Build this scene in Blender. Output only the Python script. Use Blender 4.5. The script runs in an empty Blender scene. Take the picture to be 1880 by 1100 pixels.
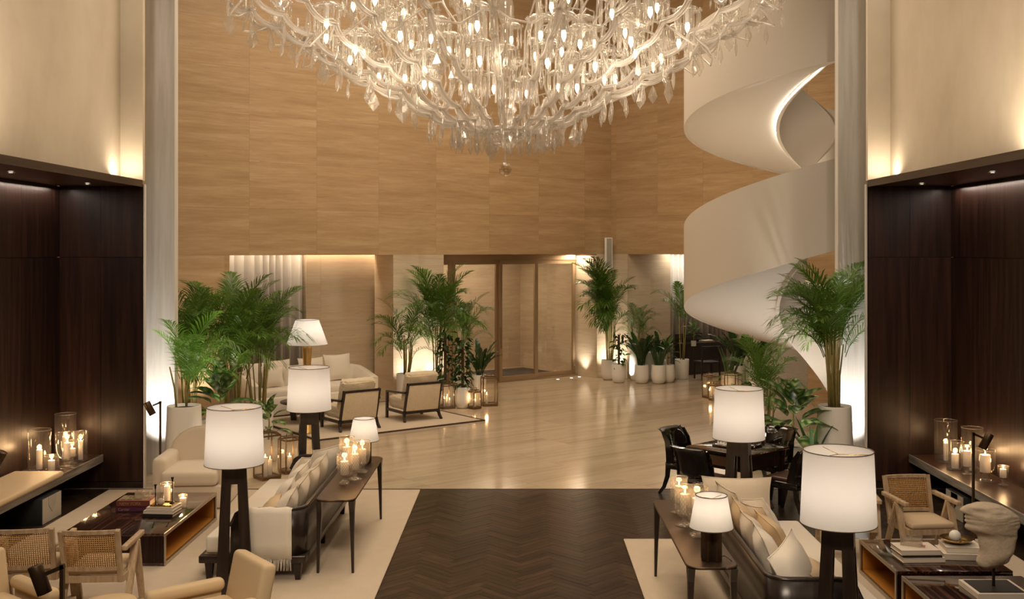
import bpy, bmesh, math, random
from math import sin, cos, pi, radians as R, atan2, sqrt
from mathutils import Vector, Matrix, Euler

random.seed(7)
sc = bpy.context.scene
COL = sc.collection

# ------------------------------------------------------------------ camera
CAM_H = 3.3
FPX, PX0, PY0 = 1950.0, 957.0, 458.0        # focal length and principal point on the 1880 x 1100 frame
cam_d = bpy.data.cameras.new('camera')
cam_d.sensor_width = 36.0
cam_d.lens = 36.0 * FPX / 1880.0
cam_d.shift_x = -(PX0 - 940.0) / 1880.0
cam_d.shift_y = -(550.0 - PY0) / 1880.0
cam_d.clip_end = 200
cam = bpy.data.objects.new('camera', cam_d)
cam.location = (0, 0, CAM_H)
cam.rotation_euler = (R(90), 0, 0)
COL.objects.link(cam)
sc.camera = cam

# ------------------------------------------------------------------ exposure, world, large lights
sc.view_settings.view_transform = 'Standard'
sc.view_settings.look = 'None'
sc.view_settings.gamma = 1.0
sc.view_settings.exposure = 0.0
sc.view_settings.use_curve_mapping = False
cy = sc.cycles
cy.max_bounces = 8
cy.diffuse_bounces = 4
cy.glossy_bounces = 3
cy.transmission_bounces = 4
cy.transparent_max_bounces = 24
cy.caustics_reflective = False
cy.caustics_refractive = False
cy.sample_clamp_indirect = 4.0
cy.sample_clamp_direct = 0.0
cy.use_denoising = True

w = bpy.data.worlds.new('world'); sc.world = w
w.use_nodes = True
w.node_tree.nodes['Background'].inputs[0].default_value = (1.0, 0.8, 0.6, 1)
w.node_tree.nodes['Background'].inputs[1].default_value = 0.05

WARM = (1.0, 0.72, 0.44)
SOFT = (1.0, 0.81, 0.60)
PALE = (1.0, 0.88, 0.74)
def light(kind, loc, energy, color=SOFT, size=0.1, target=None, **kw):
    d = bpy.data.lights.new('light', kind)
    d.energy = energy; d.color = color
    if kind == 'AREA':
        d.shape = kw.get('shape', 'RECTANGLE'); d.size = size; d.size_y = kw.get('size_y', size)
        if 'spread' in kw: d.spread = kw['spread']
    elif kind in ('POINT', 'SPOT'):
        d.shadow_soft_size = size
    if kind == 'SPOT':
        d.spot_size = R(kw.get('angle', 60)); d.spot_blend = kw.get('blend', 0.6)
    o = bpy.data.objects.new(kw.get('name', 'light'), d)
    o.location = loc
    if target is not None:
        v = Vector(target) - Vector(loc)
        o.rotation_euler = v.to_track_quat('-Z', 'Y').to_euler()
    COL.objects.link(o)
    return o

# unseen fill lights added over the lobby, the near lounge and the stair
light('AREA', (0.2, 18.4, 10.2), 720, SOFT, 7.0, (0.0, 18.8, 0), size_y=6.0, name='lobby_fill_light')
light('AREA', (-0.2, 9.5, 10.2), 90, SOFT, 4.0, (-0.2, 9.5, 0), size_y=4.0, spread=R(100), name='lounge_fill_light')
light('AREA', (-0.2, 0.6, 8.6), 165, SOFT, 4.0, (-0.2, 10.0, 0.4), size_y=1.6, spread=R(80), name='lounge_front_fill_light')  # added high near the camera to brighten surfaces facing it
light('SPOT', (2.6, 12.4, 10.3), 90, PALE, 0.15, (4.6, 17.2, 4.6), angle=50, blend=0.9, name='stair_fill_spot')  # added spot that brightens the stair front
# LED strips: under the canopies (washing the timber) and above them (washing the plaster)
for sx in (-1, 1):
    cx = -0.22
    light('AREA', (cx + sx * 6.05, 11.2, 4.13), 32, (1.0, 0.80, 0.66), 0.05, (cx + sx * 6.05, 11.2, 0), size_y=6.6, name='canopy_led_light')
    light('AREA', (cx + sx * 5.12, 10.62, 4.30), 85, (1.0, 0.82, 0.62), 0.06, (cx + sx * 5.30, 10.62, 5.2), size_y=7.9, name='ledge_led_light')
    light('AREA', (cx + sx * 5.15, 14.36, 4.29), 5.0, (1.0, 0.82, 0.62), 0.26, (cx + sx * 5.15, 14.60, 5.2), size_y=0.05, name='ledge_led_light')
    light('SPOT', (cx + sx * 4.4, 11.6, 10.3), 330, PALE, 0.12, (cx + sx * 5.08, 15.6, 4.6), angle=46, blend=0.9, name='pier_fill_spot')  # added overhead spot that brightens the pier

# ------------------------------------------------------------------ mesh helpers
class MB:
    def __init__(s): s.v = []; s.f = []; s.sm = []
    def add(s, vs, fs, smooth=False, T=None):
        n = len(s.v)
        if T is not None: vs = [tuple(T @ Vector(p)) for p in vs]
        s.v.extend(vs)
        s.f.extend([tuple(i + n for i in f) for f in fs]); s.sm.extend([smooth] * len(fs))
        return s
    def box(s, c, d, rz=0, T=None):
        hx, hy, hz = d[0] / 2, d[1] / 2, d[2] / 2
        ca, sa = cos(rz), sin(rz)
        vs = []
        for z in (-hz, hz):
            for x, y in ((-hx, -hy), (hx, -hy), (hx, hy), (-hx, hy)):
                vs.append((c[0] + x * ca - y * sa, c[1] + x * sa + y * ca, c[2] + z))
        return s.add(vs, [(3, 2, 1, 0), (4, 5, 6, 7), (0, 1, 5, 4), (1, 2, 6, 5), (2, 3, 7, 6), (3, 0, 4, 7)], T=T)
    def hexa(s, bot, top, T=None):                       # eight corners: bottom four, top four
        return s.add(list(bot) + list(top), [(3, 2, 1, 0), (4, 5, 6, 7), (0, 1, 5, 4), (1, 2, 6, 5), (2, 3, 7, 6), (3, 0, 4, 7)], T=T)
    def rbox(s, c, d, r=0.02, seg=2, T=None, puff=0.0):
        h = (d[0] / 2, d[1] / 2, d[2] / 2); r = min(r, min(h) * 0.98)
        def ax(hh):
            a = [-hh + r * (1 - cos(pi / 2 * k / seg)) for k in range(seg + 1)]
            inner = [-hh + r + (2 * hh - 2 * r) * t for t in (0.33, 0.67)] if puff else []
            return a + inner + [-x for x in reversed(a)]
        A = [ax(x) for x in h]
        idx = {}; vs = []; fs = []
        def vid(p):
            k = (round(p[0], 5), round(p[1], 5), round(p[2], 5))
            if k not in idx:
                core = [max(-(h[i] - r), min(h[i] - r, p[i])) for i in range(3)]
                dv = Vector([p[i] - core[i] for i in range(3)])
                L = dv.length
                q = Vector(core) + (dv / L * r if L > 1e-9 else dv)
                if puff:
                    u, v2 = p[0] / h[0], p[1] / h[1]
                    q.z += puff * (1 - u * u) * (1 - v2 * v2) * (1 if p[2] > 0 else 0)
                idx[k] = len(vs); vs.append((q.x + c[0], q.y + c[1], q.z + c[2]))
            return idx[k]
        for a in range(3):
            b, e = (a + 1) % 3, (a + 2) % 3
            for sg in (-1, 1):
                for i in range(len(A[b]) - 1):
                    for j in range(len(A[e]) - 1):
                        q = []
                        for (ii, jj) in ((i, j), (i + 1, j), (i + 1, j + 1), (i, j + 1)):
                            p = [0, 0, 0]; p[a] = sg * h[a]; p[b] = A[b][ii]; p[e] = A[e][jj]
                            q.append(vid(p))
                        if sg < 0: q.reverse()
                        if len(set(q)) >= 3:
                            qq = []
                            for t in q:
                                if t not in qq: qq.append(t)
                            fs.append(tuple(qq))
        return s.add(vs, fs, True, T)
    def lathe(s, prof, n=20, c=(0, 0, 0), T=None, close=False):
        vs = []; fs = []; m = len(prof)
        for r, z in prof:
            for k in range(n):
                a = 2 * pi * k / n
                vs.append((c[0] + r * cos(a), c[1] + r * sin(a), c[2] + z))
        for i in range(m - 1 if not close else m):
            i2 = (i + 1) % m
            for k in range(n):
                k2 = (k + 1) % n
                fs.append((i * n + k, i * n + k2, i2 * n + k2, i2 * n + k))
        return s.add(vs, fs, True, T)
    def cyl(s, c, r, h, n=16, r2=None, T=None):          # base centre
        r2 = r if r2 is None else r2
        vs = [(c[0] + r * cos(2 * pi * k / n), c[1] + r * sin(2 * pi * k / n), c[2]) for k in range(n)]
        vs += [(c[0] + r2 * cos(2 * pi * k / n), c[1] + r2 * sin(2 * pi * k / n), c[2] + h) for k in range(n)]
        s.add(vs, [(k, (k + 1) % n, n + (k + 1) % n, n + k) for k in range(n)], True, T)
        s.add(vs[:n], [tuple(reversed(range(n)))], False, T)
        return s.add(vs[n:], [tuple(range(n))], False, T)
    def tube(s, pts, r, n=6, T=None):
        P = [Vector(p) for p in pts]; m = len(P)
        rs = r if isinstance(r, (list, tuple)) else [r] * m
        vs = []; fs = []; ref = Vector((0, 0, 1)); prev = None
        for i, p in enumerate(P):
            t = (P[min(i + 1, m - 1)] - P[max(i - 1, 0)]).normalized()
            if prev is None:
                u = t.cross(Vector((0, 0, 1)))
                if u.length < 0.05: u = t.cross(Vector((1, 0, 0)))
            else:
                u = prev - t * prev.dot(t)
            u.normalize(); prev = u; w2 = t.cross(u)
            for k in range(n):
                a = 2 * pi * k / n
                vs.append(tuple(p + (u * cos(a) + w2 * sin(a)) * rs[i]))
        for i in range(m - 1):
            for k in range(n):
                fs.append((i * n + k, i * n + (k + 1) % n, (i + 1) * n + (k + 1) % n, (i + 1) * n + k))
        fs.append(tuple(reversed(range(n)))); fs.append(tuple(range((m - 1) * n, m * n)))
        return s.add(vs, fs, True, T)
    def bar(s, a, b, w_, d_, T=None, up=(0, 0, 1), w2=None, d2=None):   # rectangular bar from a to b
        a, b = Vector(a), Vector(b); t = (b - a).normalized(); up = Vector(up)
        u = t.cross(up)
        if u.length < 1e-3: u = t.cross(Vector((0, 1, 0)))
        u.normalize(); v_ = u.cross(t)
        w2 = w_ if w2 is None else w2; d2 = d_ if d2 is None else d2
        q = [tuple(a + u * x * w_ / 2 + v_ * y * d_ / 2) for x, y in ((-1, -1), (1, -1), (1, 1), (-1, 1))]
        q2 = [tuple(b + u * x * w2 / 2 + v_ * y * d2 / 2) for x, y in ((-1, -1), (1, -1), (1, 1), (-1, 1))]
        return s.hexa(q, q2, T)
    def sweep(s, pts, ws, ds, side=(1, 0, 0), T=None, smooth=True):     # rectangular section along a path in a plane normal to side
        P = [Vector(p) for p in pts]; m = len(P); sd = Vector(side).normalized(); vs = []; fs = []
        for i, p in enumerate(P):
            t = (P[min(i + 1, m - 1)] - P[max(i - 1, 0)]).normalized(); v_ = sd.cross(t).normalized()
            ww = ws[i] if isinstance(ws, (list, tuple)) else ws; dd = ds[i] if isinstance(ds, (list, tuple)) else ds
            for x, y in ((-1, -1), (1, -1), (1, 1), (-1, 1)):
                vs.append(tuple(p + sd * x * ww / 2 + v_ * y * dd / 2))
        for i in range(m - 1):
            for k in range(4):
                fs.append((i * 4 + k, i * 4 + (k + 1) % 4, (i + 1) * 4 + (k + 1) % 4, (i + 1) * 4 + k))
        fs.append((3, 2, 1, 0)); fs.append(tuple(range((m - 1) * 4, m * 4)))
        return s.add(vs, fs, False, T)
    def strip(s, path, zb, zt, th, smooth=True, T=None, ztw=None):      # an upright wall of thickness th along a 2D path
        n = len(path); vs = []; fs = []
        for i, (x, y) in enumerate(path):
            x0, y0 = path[max(i - 1, 0)]; x1, y1 = path[min(i + 1, n - 1)]
            dx, dy = x1 - x0, y1 - y0; L = sqrt(dx * dx + dy * dy) or 1
            nx, ny = -dy / L * th / 2, dx / L * th / 2
            b = zb[i] if isinstance(zb, (list, tuple)) else zb; t = zt[i] if isinstance(zt, (list, tuple)) else zt
            vs += [(x - nx, y - ny, b), (x + nx, y + ny, b), (x + nx, y + ny, t), (x - nx, y - ny, t)]
        for k in range(4):
            ff = [(i * 4 + k, i * 4 + (k + 1) % 4, (i + 1) * 4 + (k + 1) % 4, (i + 1) * 4 + k) for i in range(n - 1)]
            s.add(vs if k == 0 else [], [], smooth)
            base = len(s.v) - len(vs)
            s.f.extend([tuple(j + base for j in f) for f in ff]); s.sm.extend([smooth and k in (1, 3)] * len(ff))
        base = len(s.v) - len(vs)
        s.f.append((base + 3, base + 2, base + 1, base)); s.sm.append(False)
        e = base + (n - 1) * 4
        s.f.append((e, e + 1, e + 2, e + 3)); s.sm.append(False)
        if T is not None:
            for j in range(base, len(s.v)): s.v[j] = tuple(T @ Vector(s.v[j]))
        return s
    def prism(s, poly, z0, z1, T=None):
        n = len(poly)
        vs = [(x, y, z0) for x, y in poly] + [(x, y, z1) for x, y in poly]
        return s.add(vs, [tuple(reversed(range(n))), tuple(range(n, 2 * n))] + [(k, (k + 1) % n, n + (k + 1) % n, n + k) for k in range(n)], False, T)
    def mesh(s, name):
        me = bpy.data.meshes.new(name)
        me.from_pydata(s.v, [], s.f)
        me.polygons.foreach_set('use_smooth', s.sm)
        me.update()
        return me

def part(name, mb, m, parent=None, loc=(0, 0, 0), rot=(0, 0, 0), sc_=None):
    me = mb if isinstance(mb, bpy.types.Mesh) else mb.mesh(name)
    if m is not None and not me.materials: me.materials.append(m)
    o = bpy.data.objects.new(name, me)
    o.location = loc; o.rotation_euler = rot
    if sc_ is not None: o.scale = (sc_, sc_, sc_) if not isinstance(sc_, (tuple, list)) else sc_
    if parent is not None: o.parent = parent
    COL.objects.link(o)
    return o
def tag(o, label, cat, group=None):
    o['label'] = label; o['category'] = cat
    if group: o['group'] = group
    return o
def thing(name, label, cat, loc=(0, 0, 0), rz=0, group=None, rot=None):
    o = bpy.data.objects.new(name, None); o.empty_display_size = 0.1
    o.location = loc; o.rotation_euler = rot if rot is not None else (0, 0, rz)
    COL.objects.link(o)
    return tag(o, label, cat, group)
def struct(name, mb, m, loc=(0, 0, 0), rz=0):
    o = part(name, mb, m, None, loc, (0, 0, rz)); o['kind'] = 'structure'
    return o
def stuff(name, mb, m, parent, **k):
    o = part(name, mb, m, parent, **k); o['kind'] = 'stuff'
    return o
def at(px, py, z=0.0):                    # the point at height z that the photograph shows at (px, py)
    d = FPX * (CAM_H - z) / (py - PY0)
    return ((px - PX0) * d / FPX, d)

# ------------------------------------------------------------------ materials
MATS = {}
def new_mat(name):
    m = bpy.data.materials.new(name); m.use_nodes = True
    return m, m.node_tree.nodes, m.node_tree.links, m.node_tree.nodes['Principled BSDF']
def plain(name, col, rough=0.5, metal=0.0, spec=0.5, coat=0.0, noise=0.0, nscale=30, bump=0.0, bscale=200, sheen=0.0):
    m, N, L, b = new_mat(name)
    b.inputs['Base Color'].default_value = (*col, 1); b.inputs['Roughness'].default_value = rough
    b.inputs['Metallic'].default_value = metal; b.inputs['Specular IOR Level'].default_value = spec
    b.inputs['Coat Weight'].default_value = coat; b.inputs['Coat Roughness'].default_value = 0.05
    b.inputs['Sheen Weight'].default_value = sheen
    tc = N.new('ShaderNodeTexCoord')
    if noise:
        nz = N.new('ShaderNodeTexNoise'); nz.inputs['Scale'].default_value = nscale; nz.inputs['Detail'].default_value = 4
        L.new(tc.outputs['Object'], nz.inputs['Vector'])
        mx = N.new('ShaderNodeMix'); mx.data_type = 'RGBA'
        mx.inputs[6].default_value = (*[c * (1 - noise) for c in col], 1); mx.inputs[7].default_value = (*[min(1, c * (1 + noise)) for c in col], 1)
        L.new(nz.outputs['Fac'], mx.inputs[0]); L.new(mx.outputs[2], b.inputs['Base Color'])
    if bump:
        n2 = N.new('ShaderNodeTexNoise'); n2.inputs['Scale'].default_value = bscale; n2.inputs['Detail'].default_value = 3
        L.new(tc.outputs['Object'], n2.inputs['Vector'])
        bp = N.new('ShaderNodeBump'); bp.inputs['Strength'].default_value = bump; bp.inputs['Distance'].default_value = 0.01
        L.new(n2.outputs['Fac'], bp.inputs['Height']); L.new(bp.outputs['Normal'], b.inputs['Normal'])
    return m
def streak(name, c1, c2, c3, scale, rough, detail=6, offset=True, bump=0.0, coat=0.0, spec=0.5, tone=0.0, lo=0.35, hi=0.65, pits=None, dist=0.1):
    """layered stone or timber: noise stretched along one axis, each piece with its own offset and tone"""
    m, N, L, b = new_mat(name)
    tc = N.new('ShaderNodeTexCoord'); mp = N.new('ShaderNodeMapping'); mp.inputs['Scale'].default_value = scale
    oi = N.new('ShaderNodeObjectInfo')
    ad = N.new('ShaderNodeVectorMath'); ad.operation = 'MULTIPLY_ADD'
    cmb = N.new('ShaderNodeCombineXYZ')
    for k in range(3): L.new(oi.outputs['Random'], cmb.inputs[k])
    ad.inputs[1].default_value = (37.0, 53.0, 71.0) if offset else (0, 0, 0)
    L.new(tc.outputs['Object'], mp.inputs['Vector'])
    L.new(cmb.outputs[0], ad.inputs[0]); L.new(mp.outputs[0], ad.inputs[2])
    nz = N.new('ShaderNodeTexNoise'); nz.inputs['Scale'].default_value = 1.0; nz.inputs['Detail'].default_value = detail; nz.inputs['Roughness'].default_value = 0.62
    nz.inputs['Distortion'].default_value = dist
    L.new(ad.outputs[0], nz.inputs['Vector'])
    rp = N.new('ShaderNodeValToRGB'); e = rp.color_ramp.elements
    e[0].position = lo; e[0].color = (*c1, 1); e[1].position = hi; e[1].color = (*c3, 1)
    x = e.new((lo + hi) / 2); x.color = (*c2, 1)
    L.new(nz.outputs['Fac'], rp.inputs[0])
    out = rp.outputs[0]
    if tone:
        hs = N.new('ShaderNodeHueSaturation'); ma = N.new('ShaderNodeMath'); ma.operation = 'MULTIPLY_ADD'
        ma.inputs[1].default_value = 2 * tone; ma.inputs[2].default_value = 1 - tone
        L.new(oi.outputs['Random'], ma.inputs[0]); L.new(ma.outputs[0], hs.inputs['Value']); L.new(out, hs.inputs['Color'])
        out = hs.outputs[0]
    if pits:
        n3 = N.new('ShaderNodeTexNoise'); mp3 = N.new('ShaderNodeMapping'); mp3.inputs['Scale'].default_value = pits
        L.new(tc.outputs['Object'], mp3.inputs['Vector']); L.new(mp3.outputs[0], n3.inputs['Vector']); n3.inputs['Scale'].default_value = 1; n3.inputs['Detail'].default_value = 5
        r3 = N.new('ShaderNodeValToRGB'); r3.color_ramp.elements[0].position = 0.69; r3.color_ramp.elements[1].position = 0.73
        r3.color_ramp.elements[0].color = (1, 1, 1, 1); r3.color_ramp.elements[1].color = (0.25, 0.2, 0.14, 1)
        L.new(n3.outputs['Fac'], r3.inputs[0])
        mu = N.new('ShaderNodeMix'); mu.data_type = 'RGBA'; mu.blend_type = 'MULTIPLY'; mu.inputs[0].default_value = 1
        L.new(out, mu.inputs[6]); L.new(r3.outputs[0], mu.inputs[7]); out = mu.outputs[2]
    L.new(out, b.inputs['Base Color'])
    b.inputs['Roughness'].default_value = rough; b.inputs['Coat Weight'].default_value = coat; b.inputs['Coat Roughness'].default_value = 0.04
    b.inputs['Specular IOR Level'].default_value = spec
    if bump:
        bp = N.new('ShaderNodeBump'); bp.inputs['Strength'].default_value = bump; bp.inputs['Distance'].default_value = 0.01
        L.new(nz.outputs['Fac'], bp.inputs['Height']); L.new(bp.outputs['Normal'], b.inputs['Normal'])
    return m
def emit(name, col, strength):
    m = bpy.data.materials.new(name); m.use_nodes = True; N = m.node_tree.nodes; N.clear()
    o = N.new('ShaderNodeOutputMaterial'); e = N.new('ShaderNodeEmission')
    e.inputs[0].default_value = (*col, 1); e.inputs[1].default_value = strength
    m.node_tree.links.new(e.outputs[0], o.inputs[0])
    return m
def thin_glass(name, tint=(1, 1, 1), refl=0.12, rough=0.02, edge=0.35, haze=0.0, hcol=(1, 1, 1)):
    m = bpy.data.materials.new(name); m.use_nodes = True; N = m.node_tree.nodes; L = m.node_tree.links; N.clear()
    o = N.new('ShaderNodeOutputMaterial'); t = N.new('ShaderNodeBsdfTransparent'); t.inputs[0].default_value = (*tint, 1)
    g = N.new('ShaderNodeBsdfGlossy'); g.inputs['Roughness'].default_value = rough
    lw = N.new('ShaderNodeLayerWeight'); lw.inputs['Blend'].default_value = 0.25
    mr = N.new('ShaderNodeMapRange'); mr.inputs[3].default_value = refl * 0.35; mr.inputs[4].default_value = refl + edge
    L.new(lw.outputs['Facing'], mr.inputs[0])
    pw = N.new('ShaderNodeMath'); pw.operation = 'POWER'; pw.inputs[1].default_value = 2.2
    L.new(lw.outputs['Facing'], pw.inputs[0]); L.new(pw.outputs[0], mr.inputs[0])
    mx = N.new('ShaderNodeMixShader'); L.new(mr.outputs[0], mx.inputs[0]); L.new(t.outputs[0], mx.inputs[1]); L.new(g.outputs[0], mx.inputs[2])
    last = mx
    if haze:
        dfn = N.new('ShaderNodeBsdfDiffuse'); dfn.inputs[0].default_value = (*hcol, 1)
        tl = N.new('ShaderNodeBsdfTranslucent'); tl.inputs[0].default_value = (*hcol, 1)
        a = N.new('ShaderNodeMixShader'); a.inputs[0].default_value = 0.5; L.new(dfn.outputs[0], a.inputs[1]); L.new(tl.outputs[0], a.inputs[2])
        m2 = N.new('ShaderNodeMixShader'); m2.inputs[0].default_value = haze
        L.new(mx.outputs[0], m2.inputs[1]); L.new(a.outputs[0], m2.inputs[2]); last = m2
    L.new(last.outputs[0], o.inputs[0])
    return m
def shade_mat(name, col, trans=0.6, glow=0.0):
    m = bpy.data.materials.new(name); m.use_nodes = True; N = m.node_tree.nodes; L = m.node_tree.links; N.clear()
    o = N.new('ShaderNodeOutputMaterial'); d = N.new('ShaderNodeBsdfDiffuse'); d.inputs[0].default_value = (*col, 1)
    t = N.new('ShaderNodeBsdfTranslucent'); t.inputs[0].default_value = (*col, 1)
    mx = N.new('ShaderNodeMixShader'); mx.inputs[0].default_value = trans
    L.new(d.outputs[0], mx.inputs[1]); L.new(t.outputs[0], mx.inputs[2])
    if glow:
        e = N.new('ShaderNodeEmission'); e.inputs[0].default_value = (1, 0.86, 0.70, 1); e.inputs[1].default_value = glow
        ad = N.new('ShaderNodeAddShader'); L.new(mx.outputs[0], ad.inputs[0]); L.new(e.outputs[0], ad.inputs[1]); L.new(ad.outputs[0], o.inputs[0])
    else:
        L.new(mx.outputs[0], o.inputs[0])
    return m
def leaf_mat(name, c1, c2, scale, rough=0.4, trans=0.25, axis=None):
    m, N, L, b = new_mat(name)
    tc = N.new('ShaderNodeTexCoord')
    if axis == 'var':                                    # pale centre with feathered veins, from the leaf's own x and y
        sx = N.new('ShaderNodeSeparateXYZ'); L.new(tc.outputs['Object'], sx.inputs[0])
        ab = N.new('ShaderNodeMath'); ab.operation = 'ABSOLUTE'; L.new(sx.outputs[1], ab.inputs[0])
        wv = N.new('ShaderNodeMath'); wv.operation = 'MULTIPLY_ADD'; wv.inputs[1].default_value = 70.0
        L.new(sx.outputs[0], wv.inputs[0])
        m70 = N.new('ShaderNodeMath'); m70.operation = 'MULTIPLY'; m70.inputs[1].default_value = -55.0; L.new(ab.outputs[0], m70.inputs[0]); L.new(m70.outputs[0], wv.inputs[2])
        sn = N.new('ShaderNodeMath'); sn.operation = 'SINE'; L.new(wv.outputs[0], sn.inputs[0])
        fl = N.new('ShaderNodeMapRange'); fl.inputs[1].default_value = 0.0; fl.inputs[2].default_value = scale; fl.inputs[3].default_value = 1.0; fl.inputs[4].default_value = 0.0
        L.new(ab.outputs[0], fl.inputs[0])
        mu = N.new('ShaderNodeMath'); mu.operation = 'MULTIPLY_ADD'; mu.inputs[1].default_value = 0.45; mu.inputs[2].default_value = 0.35; L.new(sn.outputs[0], mu.inputs[0])
        m3 = N.new('ShaderNodeMath'); m3.operation = 'MULTIPLY'; m3.use_clamp = True; L.new(mu.outputs[0], m3.inputs[0]); L.new(fl.outputs[0], m3.inputs[1])
        fac = m3.outputs[0]
    elif axis == 'edge':
        sx = N.new('ShaderNodeSeparateXYZ'); L.new(tc.outputs['Object'], sx.inputs[0])
        ab = N.new('ShaderNodeMath'); ab.operation = 'ABSOLUTE'; L.new(sx.outputs[1], ab.inputs[0])
        fl = N.new('ShaderNodeMapRange'); fl.inputs[1].default_value = scale * 0.8; fl.inputs[2].default_value = scale; L.new(ab.outputs[0], fl.inputs[0])
        fac = fl.outputs[0]
    else:
        nz = N.new('ShaderNodeTexNoise'); nz.inputs['Scale'].default_value = scale; L.new(tc.outputs['Object'], nz.inputs['Vector'])
        fac = nz.outputs['Fac']
    mx = N.new('ShaderNodeMix'); mx.data_type = 'RGBA'; mx.inputs[6].default_value = (*c1, 1); mx.inputs[7].default_value = (*c2, 1)
    L.new(fac, mx.inputs[0]); L.new(mx.outputs[2], b.inputs['Base Color'])
    b.inputs['Roughness'].default_value = rough; b.inputs['Specular IOR Level'].default_value = 0.4
    t = N.new('ShaderNodeBsdfTranslucent'); L.new(mx.outputs[2], t.inputs[0])
    ms = N.new('ShaderNodeMixShader'); ms.inputs[0].default_value = trans
    L.new(b.outputs[0], ms.inputs[1]); L.new(t.outputs[0], ms.inputs[2]); L.new(ms.outputs[0], N['Material Output'].inputs[0])
    return m

def travertine(name, c1, c2, c3, rough=0.45, tone=0.05, along=0.45, across=5.0, axis=2):
    m, N, L, b = new_mat(name)
    tc = N.new('ShaderNodeTexCoord'); oi = N.new('ShaderNodeObjectInfo'); cmb = N.new('ShaderNodeCombineXYZ')
    for k in range(3): L.new(oi.outputs['Random'], cmb.inputs[k])
    def layer(sx, sz, detail, rough_, off):
        mp = N.new('ShaderNodeMapping'); sc_ = [sx, sx, sx]; sc_[axis] = sz; mp.inputs['Scale'].default_value = sc_
        ad = N.new('ShaderNodeVectorMath'); ad.operation = 'MULTIPLY_ADD'; ad.inputs[1].default_value = off
        nz = N.new('ShaderNodeTexNoise'); nz.inputs['Scale'].default_value = 1.0; nz.inputs['Detail'].default_value = detail; nz.inputs['Roughness'].default_value = rough_
        L.new(tc.outputs['Object'], mp.inputs['Vector']); L.new(cmb.outputs[0], ad.inputs[0]); L.new(mp.outputs[0], ad.inputs[2]); L.new(ad.outputs[0], nz.inputs['Vector'])
        return nz.outputs['Fac']
    A = layer(along, across, 10, 0.68, (37, 53, 71)); B = layer(along * 4, across * 7, 6, 0.75, (11, 17, 23)); C_ = layer(along * 7, across * 9, 5, 0.6, (5, 3, 9))
    rp = N.new('ShaderNodeValToRGB'); e = rp.color_ramp.elements; e[0].position = .30; e[0].color = (*c1, 1); e[1].position = .72; e[1].color = (*c3, 1); x = e.new(.5); x.color = (*c2, 1)
    L.new(A, rp.inputs[0])
    mr = N.new('ShaderNodeMapRange'); mr.inputs[1].default_value = .25; mr.inputs[2].default_value = .75; mr.inputs[3].default_value = .86; mr.inputs[4].default_value = 1.12; L.new(B, mr.inputs[0])
    pr = N.new('ShaderNodeMapRange'); pr.inputs[1].default_value = .695; pr.inputs[2].default_value = .74; pr.inputs[3].default_value = 1.0; pr.inputs[4].default_value = .35; L.new(C_, pr.inputs[0])
    tn = N.new('ShaderNodeMath'); tn.operation = 'MULTIPLY_ADD'; tn.inputs[1].default_value = 2 * tone; tn.inputs[2].default_value = 1 - tone; L.new(oi.outputs['Random'], tn.inputs[0])
    m1 = N.new('ShaderNodeMath'); m1.operation = 'MULTIPLY'; L.new(mr.outputs[0], m1.inputs[0]); L.new(pr.outputs[0], m1.inputs[1])
    m2 = N.new('ShaderNodeMath'); m2.operation = 'MULTIPLY'; L.new(m1.outputs[0], m2.inputs[0]); L.new(tn.outputs[0], m2.inputs[1])
    vm = N.new('ShaderNodeVectorMath'); vm.operation = 'SCALE'; L.new(rp.outputs[0], vm.inputs[0]); L.new(m2.outputs[0], vm.inputs['Scale'])
    L.new(vm.outputs[0], b.inputs['Base Color']); b.inputs['Roughness'].default_value = rough; b.inputs['Specular IOR Level'].default_value = .35
    return m
TRAV = travertine('travertine', (0.385, 0.25, 0.128), (0.465, 0.315, 0.172), (0.56, 0.405, 0.245))
TRAVP = travertine('pale_travertine', (0.52, 0.405, 0.275), (0.595, 0.475, 0.335), (0.65, 0.54, 0.40), 0.4, 0.03, 0.4, 4.0)
MARBLE = travertine('polished_beige_marble', (0.40, 0.31, 0.215), (0.51, 0.41, 0.295), (0.575, 0.475, 0.355), 0.12, 0.025, 0.22, 3.2, 1)
PLASTER = streak('cream_plaster', (0.60, 0.52, 0.40), (0.66, 0.575, 0.45), (0.70, 0.62, 0.49), (0.8, 0.8, 0.6), 0.75, detail=4, spec=0.2)
COLUMN = streak('grey_plaster', (0.56, 0.525, 0.475), (0.64, 0.605, 0.555), (0.71, 0.675, 0.63), (9.0, 9.0, 0.6), 0.6, detail=6, spec=0.25)
DWOOD = streak('dark_oak_panelling', (0.0125, 0.0052, 0.0036), (0.024, 0.0102, 0.007), (0.04, 0.018, 0.012), (14.0, 14.0, 0.7), 0.36, tone=0.25, bump=0.06, spec=0.4)
DWOODX = streak('dark_oak_bench', (0.030, 0.0135, 0.008), (0.052, 0.0255, 0.015), (0.08, 0.042, 0.025), (14.0, 0.7, 14.0), 0.3, tone=0.05, bump=0.05)
FASCIA = streak('bronzed_oak', (0.034, 0.022, 0.015), (0.05, 0.034, 0.024), (0.07, 0.05, 0.036), (14.0, 0.7, 14.0), 0.4)
PLANK = streak('herringbone_oak', (0.014, 0.0072, 0.004), (0.027, 0.0155, 0.0095), (0.046, 0.028, 0.0175), (3.0, 40.0, 3.0), 0.30, tone=0.62, spec=0.27)
EBONY = streak('macassar_ebony', (0.007, 0.003, 0.0022), (0.032, 0.011, 0.0075), (0.10, 0.044, 0.027), (46.0, 0.7, 46.0), 0.12, detail=3, lo=0.38, hi=0.66, coat=0.8)
EBONYV = streak('macassar_ebony_upright', (0.006, 0.0025, 0.002), (0.018, 0.0065, 0.0045), (0.036, 0.015, 0.010), (60.0, 60.0, 0.8), 0.25, lo=0.36, hi=0.68, spec=0.25)
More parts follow.
